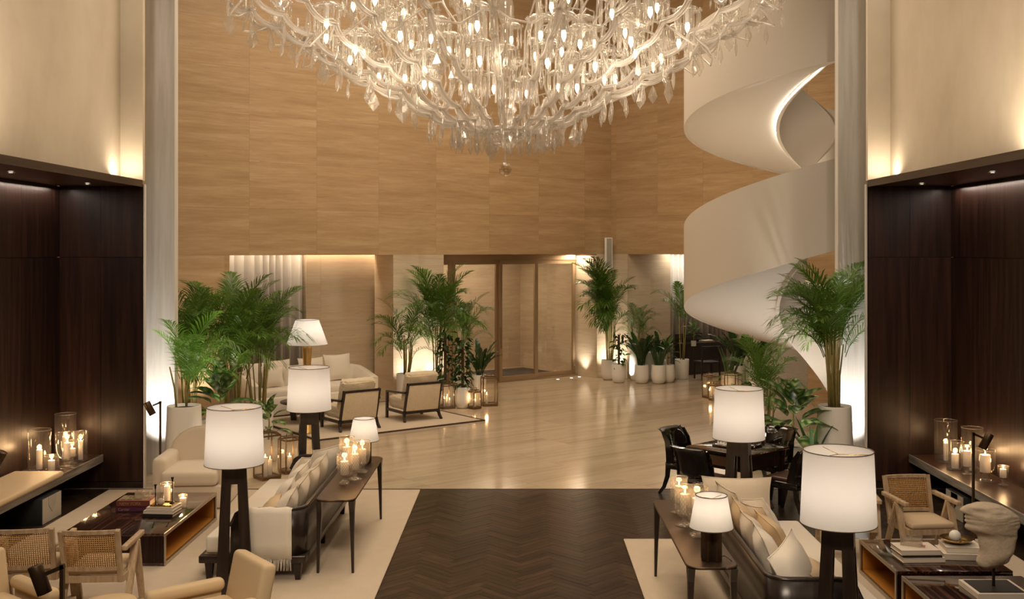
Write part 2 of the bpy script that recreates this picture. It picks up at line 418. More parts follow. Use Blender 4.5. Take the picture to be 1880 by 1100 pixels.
OAK = streak('pale_oak', (0.36, 0.25, 0.15), (0.45, 0.325, 0.205), (0.52, 0.39, 0.26), (24, 24, 3), 0.5, spec=0.35)
AMBER = plain('amber_veneer', (0.42, 0.17, 0.025), 0.4, noise=0.12, nscale=8)
TRIMSTEEL = plain('champagne_metal', (0.50, 0.42, 0.33), 0.35, 0.85)
RUG = plain('oatmeal_rug', (0.57, 0.475, 0.365), 0.95, spec=0.1, noise=0.07, nscale=5, bump=0.5, bscale=160)
RUGB = plain('rug_border', (0.05, 0.03, 0.02), 0.9)
WHITEF = plain('white_linen', (0.74, 0.67, 0.57), 0.9, spec=0.1, bump=0.25, bscale=260, sheen=0.2)
CREAMF = plain('cream_linen', (0.66, 0.565, 0.445), 0.9, spec=0.1, bump=0.3, bscale=220, sheen=0.2)
SANDF = plain('sand_satin', (0.64, 0.48, 0.30), 0.45, spec=0.4)
BOUCLE = plain('oatmeal_boucle', (0.56, 0.47, 0.37), 0.95, spec=0.1, noise=0.08, nscale=120, bump=0.5, bscale=300)
CREAML = plain('cream_leather', (0.62, 0.47, 0.29), 0.5, spec=0.3, bump=0.1, bscale=300)
SHEAR = plain('cream_shearling', (0.70, 0.585, 0.42), 1.0, spec=0.05, noise=0.12, nscale=16, bump=1.0, bscale=60, sheen=0.4)
LACQ = plain('black_lacquer', (0.006, 0.0045, 0.004), 0.08, coat=1.0)
DLEA = plain('dark_brown_leather', (0.05, 0.022, 0.013), 0.4)
SEATF = plain('chair_cushion', (0.56, 0.43, 0.285), 0.8, spec=0.2, bump=0.2, bscale=250)
ESPR = streak('espresso_timber', (0.012, 0.007, 0.005), (0.02, 0.012, 0.009), (0.03, 0.02, 0.014), (20, 20, 1), 0.3, spec=0.5)
BRONZE = plain('dark_bronze', (0.095, 0.06, 0.038), 0.4, 0.8, noise=0.1, nscale=6)
BRONZEL = plain('antique_bronze', (0.26, 0.17, 0.095), 0.35, 0.9)
DOORM = plain('door_bronze', (0.40, 0.285, 0.175), 0.42, 0.6)
GOLD = plain('gold_leaf', (0.72, 0.48, 0.19), 0.35, 0.85, noise=0.12, nscale=9)
BRASS = plain('brass', (0.70, 0.46, 0.16), 0.22, 1.0)
IRON = plain('black_iron', (0.012, 0.010, 0.009), 0.45, 0.4)
WHITEP = plain('white_planter', (0.80, 0.765, 0.71), 0.5, spec=0.35)
SOIL = plain('soil', (0.03, 0.02, 0.012), 1.0, noise=0.4, nscale=60)
STAIRW = plain('white_render', (0.62, 0.56, 0.485), 0.7, spec=0.2)
CURT = plain('sheer_curtain', (0.45, 0.42, 0.38), 0.9, spec=0.1)
CANE = plain('cane', (0.50, 0.29, 0.11), 0.55)
STONE = plain('weathered_stone', (0.50, 0.415, 0.32), 0.85, spec=0.2, noise=0.2, nscale=14, bump=0.6, bscale=40)
PAPER = plain('book_cover', (0.66, 0.59, 0.50), 0.6)
PAGES = plain('book_pages', (0.62, 0.52, 0.39), 0.9)
BLACKC = plain('black_cover', (0.02, 0.014, 0.012), 0.4)
REDC = plain('oxblood_cover', (0.17, 0.045, 0.035), 0.4)
PURC = plain('plum_cover', (0.075, 0.022, 0.05), 0.4)
GILT = plain('gilt_print', (0.45, 0.27, 0.12), 0.4, 0.3)
OLIVEC = plain('olive_print', (0.28, 0.21, 0.11), 0.4)
INK = plain('ink', (0.01, 0.008, 0.007), 0.6)
GREYM = plain('grey_fabric_grille', (0.34, 0.31, 0.27), 0.6)
CHARC = plain('charcoal_box', (0.016, 0.018, 0.02), 0.5)
GREYBOX = plain('grey_box_panel', (0.40, 0.35, 0.29), 0.5)
WAX = shade_mat('candle_wax', (0.85, 0.76, 0.62), 0.35, 0.05)  # faint emission put into the wax for its candlelit glow
FLAME = emit('flame', (1.0, 0.70, 0.36), 14.0)
BULB = emit('bulb', (1.0, 0.80, 0.54), 13.0)
LEDS = emit('led_strip', (1.0, 0.92, 0.80), 16.0)
LED = emit('downlight_lens', (1.0, 0.9, 0.75), 6.0)
SHADE = shade_mat('linen_shade', (0.86, 0.82, 0.77), 0.5, 0.0)
RIM = plain('shade_rim', (0.10, 0.07, 0.05), 0.6)
GLASS = thin_glass('clear_glass', (0.98, 0.97, 0.95), 0.14, 0.02, 0.75, 0.025, (1, .93, .82))
CUTG = thin_glass('cut_crystal', (0.94, 0.91, 0.86), 0.32, 0.06, 0.5, 0.11, (1, 0.93, 0.82))
PANE = thin_glass('pane_glass', (0.93, 0.91, 0.88), 0.16, 0.0, 0.3)
CRYS = thin_glass('chandelier_crystal', (0.96, 0.94, 0.91), 0.42, 0.07, 0.5, 0.16, (.9, 0.86, 0.8))
ARMG = thin_glass('glass_arm', (0.93, 0.91, 0.88), 0.35, 0.08, 0.6, 0.28, (.85, 0.81, 0.76))
PALM = leaf_mat('palm_green', (0.045, 0.115, 0.015), (0.15, 0.27, 0.032), 2.5, 0.35, 0.32)
PALMY = leaf_mat('young_palm_green', (0.10, 0.26, 0.03), (0.19, 0.40, 0.06), 2.5, 0.35, 0.35)
DARKL = leaf_mat('glossy_dark_leaf', (0.016, 0.045, 0.012), (0.04, 0.095, 0.022), 4.0, 0.25, 0.12)
VARL = leaf_mat('variegated_leaf', (0.03, 0.10, 0.02), (0.50, 0.58, 0.22), 0.062, 0.35, 0.2, 'var')
BROADL = leaf_mat('broad_leaf', (0.045, 0.11, 0.02), (0.13, 0.22, 0.05), 5.0, 0.3, 0.2)
SNAKEL = leaf_mat('snake_leaf', (0.04, 0.09, 0.03), (0.36, 0.36, 0.13), 0.03, 0.35, 0.1, 'edge')
CANES = plain('palm_cane', (0.33, 0.27, 0.09), 0.5, noise=0.3, nscale=12)
TRUNK = plain('moss_pole', (0.09, 0.05, 0.028), 0.9, noise=0.4, nscale=40)
MATF = plain('dark_doormat', (0.055, 0.045, 0.036), 0.95)
# ================================================================== STRUCTURE
ROT = atan2(0.61, 0.792)                      # the lobby beyond is turned against the lounge
D1 = Vector((0.792, 0.61, 0)).normalized(); D2 = Vector((-D1.y, D1.x, 0))
CORNER = Vector((2.33, 27.58, 0))             # where the two travertine walls meet
def wl(s, y, z=0.0):                          # left travertine wall: s along it (corner at 0, negative to the left), y behind its face
    p = CORNER + D1 * s + D2 * y
    return (p.x, p.y, z)
CX = -0.22                                    # axis of the lounge

def clip(poly, a, b, c):                      # keep a*x + b*y >= c
    out = []
    for i in range(len(poly)):
        p, q = poly[i], poly[(i + 1) % len(poly)]
        dp, dq = a * p[0] + b * p[1] - c, a * q[0] + b * q[1] - c
        if dp >= 0: out.append(p)
        if (dp > 0 and dq < 0) or (dp < 0 and dq > 0):
            t = dp / (dp - dq); out.append((p[0] + (q[0] - p[0]) * t, p[1] + (q[1] - p[1]) * t))
    return out

# ---- floor: marble slabs beyond y = 14.62, dark herringbone in front
GROUT = plain('floor_bed', (0.10, 0.075, 0.05), 0.9)
fl = MB().box((0, 15, -0.08), (26, 42, 0.10))
FLOOR = struct('floor', fl, GROUT)
EDGE_Y = 14.62
SL, SW = 2.4, 1.2
for i in range(-14, 15):
    for j in range(-16, 17):
        off = 0.5 * SL if j % 2 else 0
        cx0, cy0 = i * SL + off, j * SW
        c = Vector((0, 21, 0)) + D1 * cx0 + D2 * cy0
        poly = []
        for ux, uy in ((-1, -1), (1, -1), (1, 1), (-1, 1)):
            p = c + D1 * ux * (SL / 2 - 0.0012) + D2 * uy * (SW / 2 - 0.0012); poly.append((p.x, p.y))
        poly = clip(poly, 0, 1, EDGE_Y + 0.02)
        for a_, b_, c_ in ((1, 0, -9), (-1, 0, -9.4), (0, -1, -31.5)):
            if poly: poly = clip(poly, a_, b_, c_)
        if len(poly) < 3: continue
        loc = [((x - c.x) * D1.x + (y - c.y) * D1.y, (x - c.x) * D2.x + (y - c.y) * D2.y) for x, y in poly]
        part('marble_slab', MB().prism(loc, -0.03, 0.0), MARBLE, FLOOR, (c.x, c.y, 0), (0, 0, ROT))
part('threshold_strip', MB().box((CX, EDGE_Y, -0.014), (11.6, 0.035, 0.032)), RUGB, FLOOR)

# rugs of the lounge, needed to know which planks are covered
RUG_L = (-5.64, -1.38, 8.2, 14.52)
RUG_R = (1.16, 5.30, 7.0, 12.05)
L_, W_ = 0.496, 0.083
n_ = 6
c45 = cos(pi / 4)
pl = []
for m_ in range(-30, 30):
    for k in range(-160, 260):
        for kind in (0, 1):
            x0 = m_ * L_ + k * W_; y0 = -m_ * L_ + k * W_
            if kind == 0: rect = (x0, y0, x0 + L_, y0 + W_)
            else: rect = (x0 + L_, y0 + W_ - L_, x0 + L_ + W_, y0 + W_)
            mx, my = (rect[0] + rect[2]) / 2, (rect[1] + rect[3]) / 2
            X, Y = (mx - my) * c45, (mx + my) * c45 + 8.0
            if not (-6.3 < X < 5.85 and 7.0 < Y < EDGE_Y + 0.2): continue
            inL = RUG_L[0] + 0.3 < X < RUG_L[1] - 0.3 and RUG_L[2] < Y < RUG_L[3] - 0.3
            inR = RUG_R[0] + 0.3 < X < RUG_R[1] - 0.3 and RUG_R[2] < Y < RUG_R[3] - 0.3
            if inL or inR: continue
            pl.append((X, Y, kind))
def plank_poly(X, Y, kind):
    a = pi / 4 if kind == 0 else -pi / 4          # long axis direction after the 45 degree turn
    lx, ly = L_ / 2 - 0.001, W_ / 2 - 0.001
    return [(X + ux * lx * cos(a) - uy * ly * sin(a), Y + ux * lx * sin(a) + uy * ly * cos(a)) for ux, uy in ((-1, -1), (1, -1), (1, 1), (-1, 1))], a
pl.sort(key=lambda t: (0 if (-1.5 < t[0] < 1.3 and t[1] > 9.9) else 1, t[1]))
full = {}
rest = MB(); done = 0
for X, Y, kind in pl:
    poly, a = plank_poly(X, Y, kind)
    poly = clip(poly, 0, -1, -(EDGE_Y - 0.018))
    if len(poly) < 3: continue
    up = random.uniform(-0.0006, 0.0006)
    if done < 300:
        done += 1
        lp = [((x - X) * cos(a) + (y - Y) * sin(a), -(x - X) * sin(a) + (y - Y) * cos(a)) for x, y in poly]
        if len(poly) == 4 and max(y for x, y in poly) < EDGE_Y - 0.02:
            if 'p' not in full: full['p'] = MB().prism(lp, -0.02, 0.0).mesh('plank')
            part('plank', full['p'], PLANK, FLOOR, (X, Y, up), (random.uniform(-.004, .004), random.uniform(-.0015, .0015), a))
        else:
            part('plank', MB().prism(lp, -0.02, 0.0), PLANK, FLOOR, (X, Y, up), (random.uniform(-.004, .004), random.uniform(-.0015, .0015), a))
    else:
        rest.prism(poly, -0.02, up)
PLANKR = streak('herringbone_oak_edge', (0.017, 0.010, 0.006), (0.03, 0.019, 0.012), (0.046, 0.031, 0.02), (6.0, 6.0, 3.0), 0.3)
stuff('herringbone_planks', rest, PLANKR, FLOOR)

# ---- ceiling and the walls nobody sees from here, closing the room
struct('ceiling', MB().box((0, 14.5, 10.6), (22, 38, 0.2)), PLASTER)
struct('wall_rear', MB().box((0, -2.6, 5.3), (14, 0.2, 10.6)), PLASTER)
struct('wall_lobby_left', MB().box((-9.2, 17.4, 5.3), (0.2, 5.6, 10.6)), PLASTER)
struct('wall_lobby_right', MB().box((9.5, 18.2, 5.3), (0.2, 7.2, 10.6)), PLASTER)

# ---- lounge flanks: timber alcoves with canopy, plaster above, pier at the end
def flank(sx, name):
    X = lambda d: CX + sx * d
    # upper plaster wall (set back above the canopy) and its end return
    struct('wall_upper_' + name, MB().box((X(5.31 + 0.6), 6.0, 7.4), (1.2, 17.3, 6.3)).box((X(5.0 + 0.75), 14.69, 7.4), (1.5, 0.08, 6.3)), PLASTER)
    # canopy: fascia along the front edge, soffit board, two downlights
    can = struct('trim_canopy_' + name, MB().box((X(5.0 + 0.56), 6.0, 4.212), (1.12, 17.28, 0.08)), DWOODX)
    part('fascia', MB().box((X(5.008), 6.0, 4.209), (0.02, 17.28, 0.094)), FASCIA, can)
    for y in (11.9, 14.0):
        d = part('downlight', MB().lathe([(0.045, 4.166), (0.045, 4.158), (0.03, 4.158), (0.03, 4.164)], 16, (X(5.5), y, 0)), TRIMSTEEL, can)
        part('lens', MB().cyl((X(5.5), y, 4.160), 0.029, 0.003, 14), LED, d)
    # panelling: side wall panels and end wall panels in two rows with open joints
    side = struct('wall_' + name, MB().box((X(6.26), 6.0, 2.1), (0.16, 17.3, 4.2)), DWOOD)
    for r, (z0, z1) in enumerate(((0.0, 3.19), (3.19, 4.17))):
        y = 14.70
        k = 0
        while y > 4.5:
            w_ = 1.16
            part('timber_panel', MB().box((0, 0, (z1 - z0) / 2), (0.03, w_ - 0.004, z1 - z0 - 0.006)), DWOOD, side, (X(6.17), y - w_ / 2, z0 + 0.003)); y -= w_; k += 1
    end = struct('wall_end_' + name, MB().box((X(5.585), 14.72, 2.1), (1.17, 0.04, 4.2)), DWOOD)
    for z0, z1 in ((0.09, 3.19), (3.19, 4.17)):
        for k in range(2):
            w_ = 0.575
            part('timber_panel', MB().box((0, 0, (z1 - z0) / 2), (w_ - 0.003, 0.03, z1 - z0 - 0.006)), DWOOD, end, (X(5.0 + w_ * (k + 0.5) + 0.012), 14.685, z0 + 0.003))
    part('plinth', MB().box((X(5.58), 14.685, 0.045), (1.15, 0.022, 0.086)), ESPR, end)
    part('edge_strip', MB().box((X(4.992), 14.705, 2.1), (0.016, 0.07, 4.2)), COLUMN, end)
    # bench: floating timber slab on a recessed dark base
    b = struct('trim_bench_' + name, MB().box((X(5.87), 9.0, 0.42), (0.62 if sx < 0 else 0.58, 11.3, 0.10)), DWOODX)
    FB = streak('limed_oak_edge', (0.12, 0.105, 0.09), (0.26, 0.235, 0.21), (0.40, 0.37, 0.335), (14, 0.9, 14), 0.3) if 'limed' not in MATS else MATS['limed']
    MATS['limed'] = FB
    part('bench_edge', MB().box((X(5.555 if sx < 0 else 5.575), 9.0, 0.42), (0.02, 11.3, 0.105)), FB, b)
    part('bench_base', MB().box((X(6.13), 9.0, 0.185), (0.10, 11.3, 0.37)), CHARC, b)
    # pier standing behind the end wall
    p0, p1 = (X(5.31), X(4.885)) if sx < 0 else (X(4.885), X(5.305))
    struct('wall_pier_' + name, MB().box(((p0 + p1) / 2, 15.72, 5.3), (abs(p1 - p0), 0.16, 10.6)), COLUMN)
flank(-1, 'left'); flank(1, 'right')

# ---- travertine walls
def slab_wall(name, org, rz, s0, s1, z0, z1, dw, dh, m, phase=0.0, back=0.25):
    """backing wall with slabs 30 mm thick; local x along the wall, y behind its face"""
    W = struct(name, MB().box(((s0 + s1) / 2, 0.03 + back / 2, (z0 + z1) / 2), (s1 - s0, back, z1 - z0)), m, org, rz)
    z = z0; row = 0
    while z < z1 - 0.01:
        h = min(dh, z1 - z)
        if z1 - z - h < 0.2: h = z1 - z
        x = s1 - phase
        edges = [s1]
        while x > s0 + 0.05:
            if x < s1 - 0.05: edges.append(x)
            x -= dw
        edges.append(s0)
        for a, b in zip(edges[1:], edges[:-1]):
            part('stone_slab', MB().box((0, 0.015, h / 2), (b - a - 0.0016, 0.03 + random.uniform(-0.0015, 0.0015), h - 0.0016)), m, W, ((a + b) / 2, 0, z))
        z += h; row += 1
    return W
ROT2 = ROT - pi / 2
HEAD = 3.18
WL = slab_wall('wall_back_left', tuple(CORNER), ROT, -15.0, 0.0, HEAD, 10.5, 1.5, 0.95, TRAV, 0.9, 0.8)
WR = slab_wall('wall_back_right', tuple(CORNER), ROT2, 0.0, 11.5, HEAD, 10.5, 1.5, 0.95, TRAV, 0.8, 0.8)
# piers down to the floor
slab_wall('wall_pier_far_left', tuple(CORNER), ROT, -15.0, -10.32, 0, HEAD, 1.5, 1.06, TRAV, 0.1, 0.8)
slab_wall('wall_pier_middle', tuple(CORNER), ROT, -6.53, -5.19, 0, HEAD, 1.34, 1.06, TRAVP, 0, 0.8)
slab_wall('wall_pier_corner', tuple(CORNER), ROT, -0.49, 0.0, 0, HEAD, 1.5, 1.06, TRAVP, 0, 0.8)
slab_wall('wall_pier_corner_right', tuple(CORNER), ROT2, 0.0, 0.62, 0, HEAD, 1.5, 1.06, TRAVP, 0, 0.8)
slab_wall('wall_pier_far_right', tuple(CORNER), ROT2, 6.2, 11.5, 0, HEAD, 1.5, 1.06, TRAV, 0, 0.8)
# backs of the recesses
slab_wall('wall_recess_left', wl(0, 1.0), ROT, -8.15, -5.9, 0, HEAD + 0.3, 1.5, 1.7, TRAVP, 0.4, 0.3)
struct('wall_recess_left_back', MB().box((-9.3, 0.4, 1.75), (3.0, 0.2, 3.5)), PLASTER, wl(0, 1.2), ROT)
RS = CORNER - D2 * 0.62
slab_wall('wall_recess_right_side', tuple(RS), ROT, 0.82, 1.55, 0, HEAD + 0.2, 1.5, 1.7, TRAVP, 0, 0.1)
struct('wall_recess_right_back', MB().box((3.0, 0.3, 1.75), (6.8, 0.2, 3.5)), PLASTER, tuple(CORNER + D1 * 4.2), ROT2)
struct('wall_recess_right_left', MB().box((2.4, 0.3, 1.75), (4.4, 0.12, 3.5)), PLASTER, tuple(RS), ROT)
struct('trim_recess_soffit_right', MB().box((3.1, 2.65, HEAD + 0.16), (6.4, 3.7, 0.04)), PLASTER, tuple(CORNER), ROT2)
struct('trim_recess_soffit_left', MB().box((-8.4, 0.72, HEAD + 0.32), (4.2, 1.3, 0.02)), PLASTER, tuple(CORNER), ROT)

# vestibule behind the glass doors
VY = 3.4
slab_wall('wall_vestibule', wl(0, VY), ROT, -5.8, 1.0, 0, HEAD + 0.2, 1.7, 1.13, TRAVP, 0.6, 0.2)
vs_ = slab_wall('wall_vestibule_right', wl(-0.36, 0.80), ROT2, -2.8, 0.0, 0, HEAD + 0.2, 1.4, 1.13, TRAVP, 0, 0.2)
struct('wall_vestibule_left', MB().box((-5.45, 2.15, 1.7), (0.2, 2.6, 3.4)), TRAVP, tuple(CORNER), ROT)
struct('trim_vestibule_soffit', MB().box((-2.8, 2.05, HEAD + 0.16), (5.6, 2.8, 0.04)), PLASTER, tuple(CORNER), ROT)
vm = part('doormat', MB().box((-2.75, 2.0, 0.006), (4.4, 2.0, 0.012)), MATF, None, tuple(CORNER), (0, 0, ROT))
tag(vm, 'dark doormat lying behind the glass entrance doors', 'doormat')

# glass entrance doors: header, sidelight, two fixed leaves and one sliding leaf in bronze frames
DY = 0.84
door = part('door_1', MB().box((-2.83, 0, 3.105), (4.55, 0.16, 0.15)), DOORM, None, wl(0, DY), (0, 0, ROT)); door['kind'] = 'structure'
part('header_shadow_gap', MB().box((-2.83, -0.02, 3.19), (4.55, 0.10, 0.03)), IRON, door)
def leaf_(s0, s1, y, fw=0.085, z0=0.02, z1=3.03):
    fr = part('door_leaf', MB().box((s0 + fw / 2, y, (z0 + z1) / 2), (fw, 0.06, z1 - z0)).box((s1 - fw / 2, y, (z0 + z1) / 2), (fw, 0.06, z1 - z0))
              .box(((s0 + s1) / 2, y, z0 + 0.06), (s1 - s0 - 2 * fw, 0.055, 0.12)).box(((s0 + s1) / 2, y, z1 - 0.05), (s1 - s0 - 2 * fw, 0.055, 0.10)), DOORM, door)
    part('pane', MB().box(((s0 + s1) / 2, y, (z0 + z1) / 2), (s1 - s0 - 2 * fw + 0.01, 0.012, z1 - z0 - 0.2)), PANE, fr)
    return fr
leaf_(-5.15, -4.42, 0.0)
leaf_(-4.40, -3.02, 0.0)
sl = leaf_(-3.06, -1.86, -0.09)
part('door_handle', MB().box((-3.02, -0.15, 1.1), (0.025, 0.04, 0.5)), DOORM, sl)
leaf_(-1.86, -0.52, 0.0)
part('threshold', MB().box((-2.83, -0.03, 0.012), (4.6, 0.22, 0.024)), DOORM, door)

# curtains in the recesses
def curtain(name, label, org, rz, s0, s1, z0, z1, amp=0.075, pitch=0.19, seed=1):
    rnd = random.Random(seed); path = []; n = int((s1 - s0) / 0.018)
    ph = 0
    for i in range(n + 1):
        s = s0 + (s1 - s0) * i / n
        ph += 2 * pi * 0.018 / (pitch * (1 + 0.25 * sin(s * 5.1)))
        path.append((s, amp * (sin(ph) + 0.3 * sin(2.0 * ph + 1))))
    c = part(name, MB().strip(path, z0, z1, 0.006), CURT, None, org, (0, 0, rz))
    return tag(c, label, 'curtain')
curtain('curtain', 'long pale pleated curtain hanging behind the white sofa', wl(0, 1.12), ROT, -10.6, -8.16, 0.02, HEAD + 0.28)
curtain('curtain', 'pleated sheer curtain behind the dark desk near the stair', tuple(RS + D2 * .08), ROT, 1.50, 4.1, 0.02, HEAD + 0.13, 0.05, 0.2, 3)

# ---- spiral stair: outer balustrade, soffit, inner balustrade, treads
XS, YS, RO, RI = 5.01, 18.6, 2.137, 0.476
def zst(f):                                    # underside height at turn angle f (degrees, 0 = left of the axis, 90 = towards the lounge)
    a = 3.30 + (f - 88) * 3.80 / 360; b = 3.30 + (f - 88) * 2.94 / 360
    t = max(0.0, min(1.0, (f - 60) / 80)); t = t * t * (3 - 2 * t)
    return a * (1 - t) + b * t
def pst(f, r, z): a = R(f); return (XS - r * cos(a), YS - r * sin(a), z)
stair = thing('spiral_staircase', 'white sculptural spiral staircase winding up beside the right pier', 'staircase', (XS, YS, 0))
F = list(range(-222, 861, 3))
def band(r0, r1, zb, zt):
    vs = []; fs = []
    for f in F:
        z0, z1 = max(0.0, zst(f) + zb), max(0.02, zst(f) + zt)
        for r, z in ((r0, z0), (r1, z0), (r1, z1), (r0, z1)):
            p = pst(f, r, z); vs.append((p[0] - XS, p[1] - YS, p[2]))
    n = len(F); m = MB(); m.v = vs
    for i in range(n - 1):
        for k in range(4):
            m.f.append((i * 4 + k, i * 4 + (k + 1) % 4, (i + 1) * 4 + (k + 1) % 4, (i + 1) * 4 + k)); m.sm.append(True)
    m.f.append((3, 2, 1, 0)); m.sm.append(False); e = (n - 1) * 4; m.f.append((e, e + 1, e + 2, e + 3)); m.sm.append(False)
    return m
def soff():
    vs = []; m = MB()
    for f in F:
        z0 = max(0.0, zst(f))
        for r, dz in ((RI + 0.06, .10), (RO - 0.07, .012), (RO - 0.07, .28), (RI + .06, .28)):
            q = pst(f, r, 0); vs.append((q[0] - XS, q[1] - YS, z0 + dz))
    n = len(F); m.v = vs
    for i in range(n - 1):
        for k in range(4):
            m.f.append((i * 4 + k, i * 4 + (k + 1) % 4, (i + 1) * 4 + (k + 1) % 4, (i + 1) * 4 + k)); m.sm.append(True)
    m.f.append((3, 2, 1, 0)); m.sm.append(False); e = (n - 1) * 4; m.f.append((e, e + 1, e + 2, e + 3)); m.sm.append(False)
    return m
def sharp(o):
    md = o.modifiers.new('edges', 'EDGE_SPLIT'); md.split_angle = R(40); return o
sharp(part('outer_balustrade', band(RO - 0.07, RO, 0.0, 1.43), STAIRW, stair))
sharp(part('inner_balustrade', band(RI, RI + 0.06, 0.0, 1.43), STAIRW, stair))
sharp(part('soffit', soff(), STAIRW, stair))
F0 = F; F = [f for f in F if f > 190]
part('led_strip', band(RI + 0.061, RI + 0.068, 0.035, 0.06), LEDS, stair)
F = F0
tread0 = None
for f in range(-200, 855, 15):
    z = zst(f) + 0.38
    poly = []
    for a_ in (0, 5, 10, 15):
        p = pst(f + a_, RO - 0.072, 0); poly.append((p[0] - XS, p[1] - YS))
    for a_ in (15, 8, 0):
        p = pst(f + a_, RI + 0.062, 0); poly.append((p[0] - XS, p[1] - YS))
    if z > 0.25: part('tread', MB().prism(poly, z - 0.14, z), TRAVP, stair)
# ================================================================== FURNITURE
# ---- rugs
def rug(label, x0, x1, y0, y1, rz=0, org=(0, 0), border=None, z=0.0):
    r = part('rug', MB().rbox(((x0 + x1) / 2, (y0 + y1) / 2, z + 0.009), (x1 - x0, y1 - y0, 0.018), 0.008, 1), RUG, None, (org[0], org[1], 0), (0, 0, rz))
    tag(r, label, 'rug')
    if border:
        b = MB(); t = 0.05; i = 0.0
        for cx_, cy_, sx_, sy_ in (((x0 + x1) / 2, y0 + i, x1 - x0 + t, t), ((x0 + x1) / 2, y1 - i, x1 - x0 + t, t), (x0 + i, (y0 + y1) / 2, t, y1 - y0), (x1 - i, (y0 + y1) / 2, t, y1 - y0)):
            b.box((cx_, cy_, z + 0.011), (sx_, sy_, 0.022))
        part('border', b, RUGB, r)
    return r
rug('large pale rug under the left sofa and the long coffee table', *RUG_L)
rug('large pale rug under the right sofa and the square coffee tables', *RUG_R)
rug('pale rug with thin dark border under the two shearling armchairs', 0, 3.5, 0, 3.3, ROT, (-3.5, 18.3), True)

# ---- lamps
def shade(mb_r0, mb_r1, h, z, parent, n=40):
    s = part('lamp_shade', MB().lathe([(mb_r0, z), (mb_r1, z + h)], n), SHADE, parent)
    rim = MB()
    for r, zz in ((mb_r0, z), (mb_r1, z + h)):
        rim.lathe([(r - 0.003, zz - 0.003), (r + 0.003, zz - 0.003), (r + 0.003, zz + 0.003), (r - 0.003, zz + 0.003)], n, close=True)
    part('shade_rim', rim, RIM, s)
    sp = MB()
    for k in range(3): sp.tube([(0, 0, z + h - 0.03), ((mb_r1 - 0.002) * cos(2.1 * k), (mb_r1 - 0.002) * sin(2.1 * k), z + h - 0.02)], 0.003, 4)
    part('spider', sp, BRASS, s)
    return s
def bulb_part(parent, z, loc, energy):
    part('bulb', MB().lathe([(0.004, z - 0.05), (0.022, z - 0.03), (0.03, z), (0.022, z + 0.026), (0.004, z + 0.035)], 10), BULB, parent)
    light('POINT', (loc[0], loc[1], loc[2] + z + 0.02), energy, (1.0, 0.935, 0.87), 0.07, name='lamp_light')
def floor_lamp(label, x, y, rz, z0=0.018):
    L = thing('floor_lamp', label, 'floor lamp', (x, y, z0), rz)
    part('top_block', MB().hexa([(-.118, -.118, 1.05), (.118, -.118, 1.05), (.118, .118, 1.05), (-.118, .118, 1.05)], [(-.112, -.112, 1.235), (.112, -.112, 1.235), (.112, .112, 1.235), (-.112, .112, 1.235)]), ESPR, L)
    for sx in (-1, 1):
        for sy in (-1, 1):
            xo, xi = sx * .118, sx * .03; bo, bi = sx * .172, sx * .062
            yo, yi = sy * .118, sy * .07; co, ci = sy * .172, sy * .118
            a = [(bo, co, 0), (bi, co, 0), (bi, ci, 0), (bo, ci, 0)]; t = [(xo, yo, 1.06), (xi, yo, 1.06), (xi, yi, 1.06), (xo, yi, 1.06)]
            part('leg', MB().hexa(a, t), ESPR, L)
    part('neck', MB().cyl((0, 0, 1.235), 0.022, 0.16, 10), BRONZEL, L)
    shade(.281, .257, .545, 1.225, L)
    bulb_part(L, 1.44, (x, y, z0), 3.3)
    return L
floor_lamp('black slotted floor lamp at the near end of the left sofa', -2.755, 10.20, R(14))
floor_lamp('black slotted floor lamp at the far end of the left sofa', -2.72, 13.62, R(14))
floor_lamp('black slotted floor lamp standing between right sofa and chess table', 2.37, 11.57, R(-20))
floor_lamp('black slotted floor lamp beside the square coffee tables, largest in view', 2.385, 7.99, R(-20))

def table_lamp(label, x, y, z, rz):
    L = thing('table_lamp', label, 'table lamp', (x, y, z), rz)
    b = MB()
    b.rbox((0, 0, 0.145), (0.17, 0.07, 0.29), 0.006, 1).rbox((0, 0, 0.145), (0.07, 0.17, 0.29), 0.006, 1)
    part('lamp_base', b, BRONZE, L)
    part('neck', MB().cyl((0, 0, 0.29), 0.012, 0.10, 8), BRONZEL, L)
    shade(.178, .128, .262, .265, L, 32)
    bulb_part(L, 0.40, (x, y, z), 1.0)
    return L
table_lamp('small bronze table lamp on the far end of the left console', -1.865, 12.60, 0.77, R(45))
table_lamp('bronze fin table lamp on the near end of the right console', 1.55, 8.66, 0.77, R(40))
cd = part('lamp_cord', MB().tube([(1.62, 8.70, 0.785), (1.66, 8.66, 0.80), (1.70, 8.60, 0.78), (1.725, 8.62, 0.70), (1.735, 8.66, 0.40), (1.72, 8.75, 0.05), (1.70, 9.0, 0.025)], 0.004, 5), IRON)
tag(cd, 'thin black cord trailing from the right console table lamp', 'cord')

# tall gold lamp on the bordered rug
gl = thing('floor_lamp', 'tall gold leaf floor lamp with wide cone shade by the round table', 'floor lamp', (-3.83, 19.0, 0.02), R(20))
part('lamp_base', MB().lathe([(0.155, 0), (0.155, 0.03), (0.14, 0.05), (0.085, 0.95), (0.07, 1.22), (0.088, 1.50), (0.09, 1.58), (0.02, 1.60)], 8), GOLD, gl)
part('neck', MB().cyl((0, 0, 1.58), 0.015, 0.2, 8), BRASS, gl)
shade(.365, .205, .44, 1.58, gl)
bulb_part(gl, 1.76, (-3.83, 19.0, 0), 7)

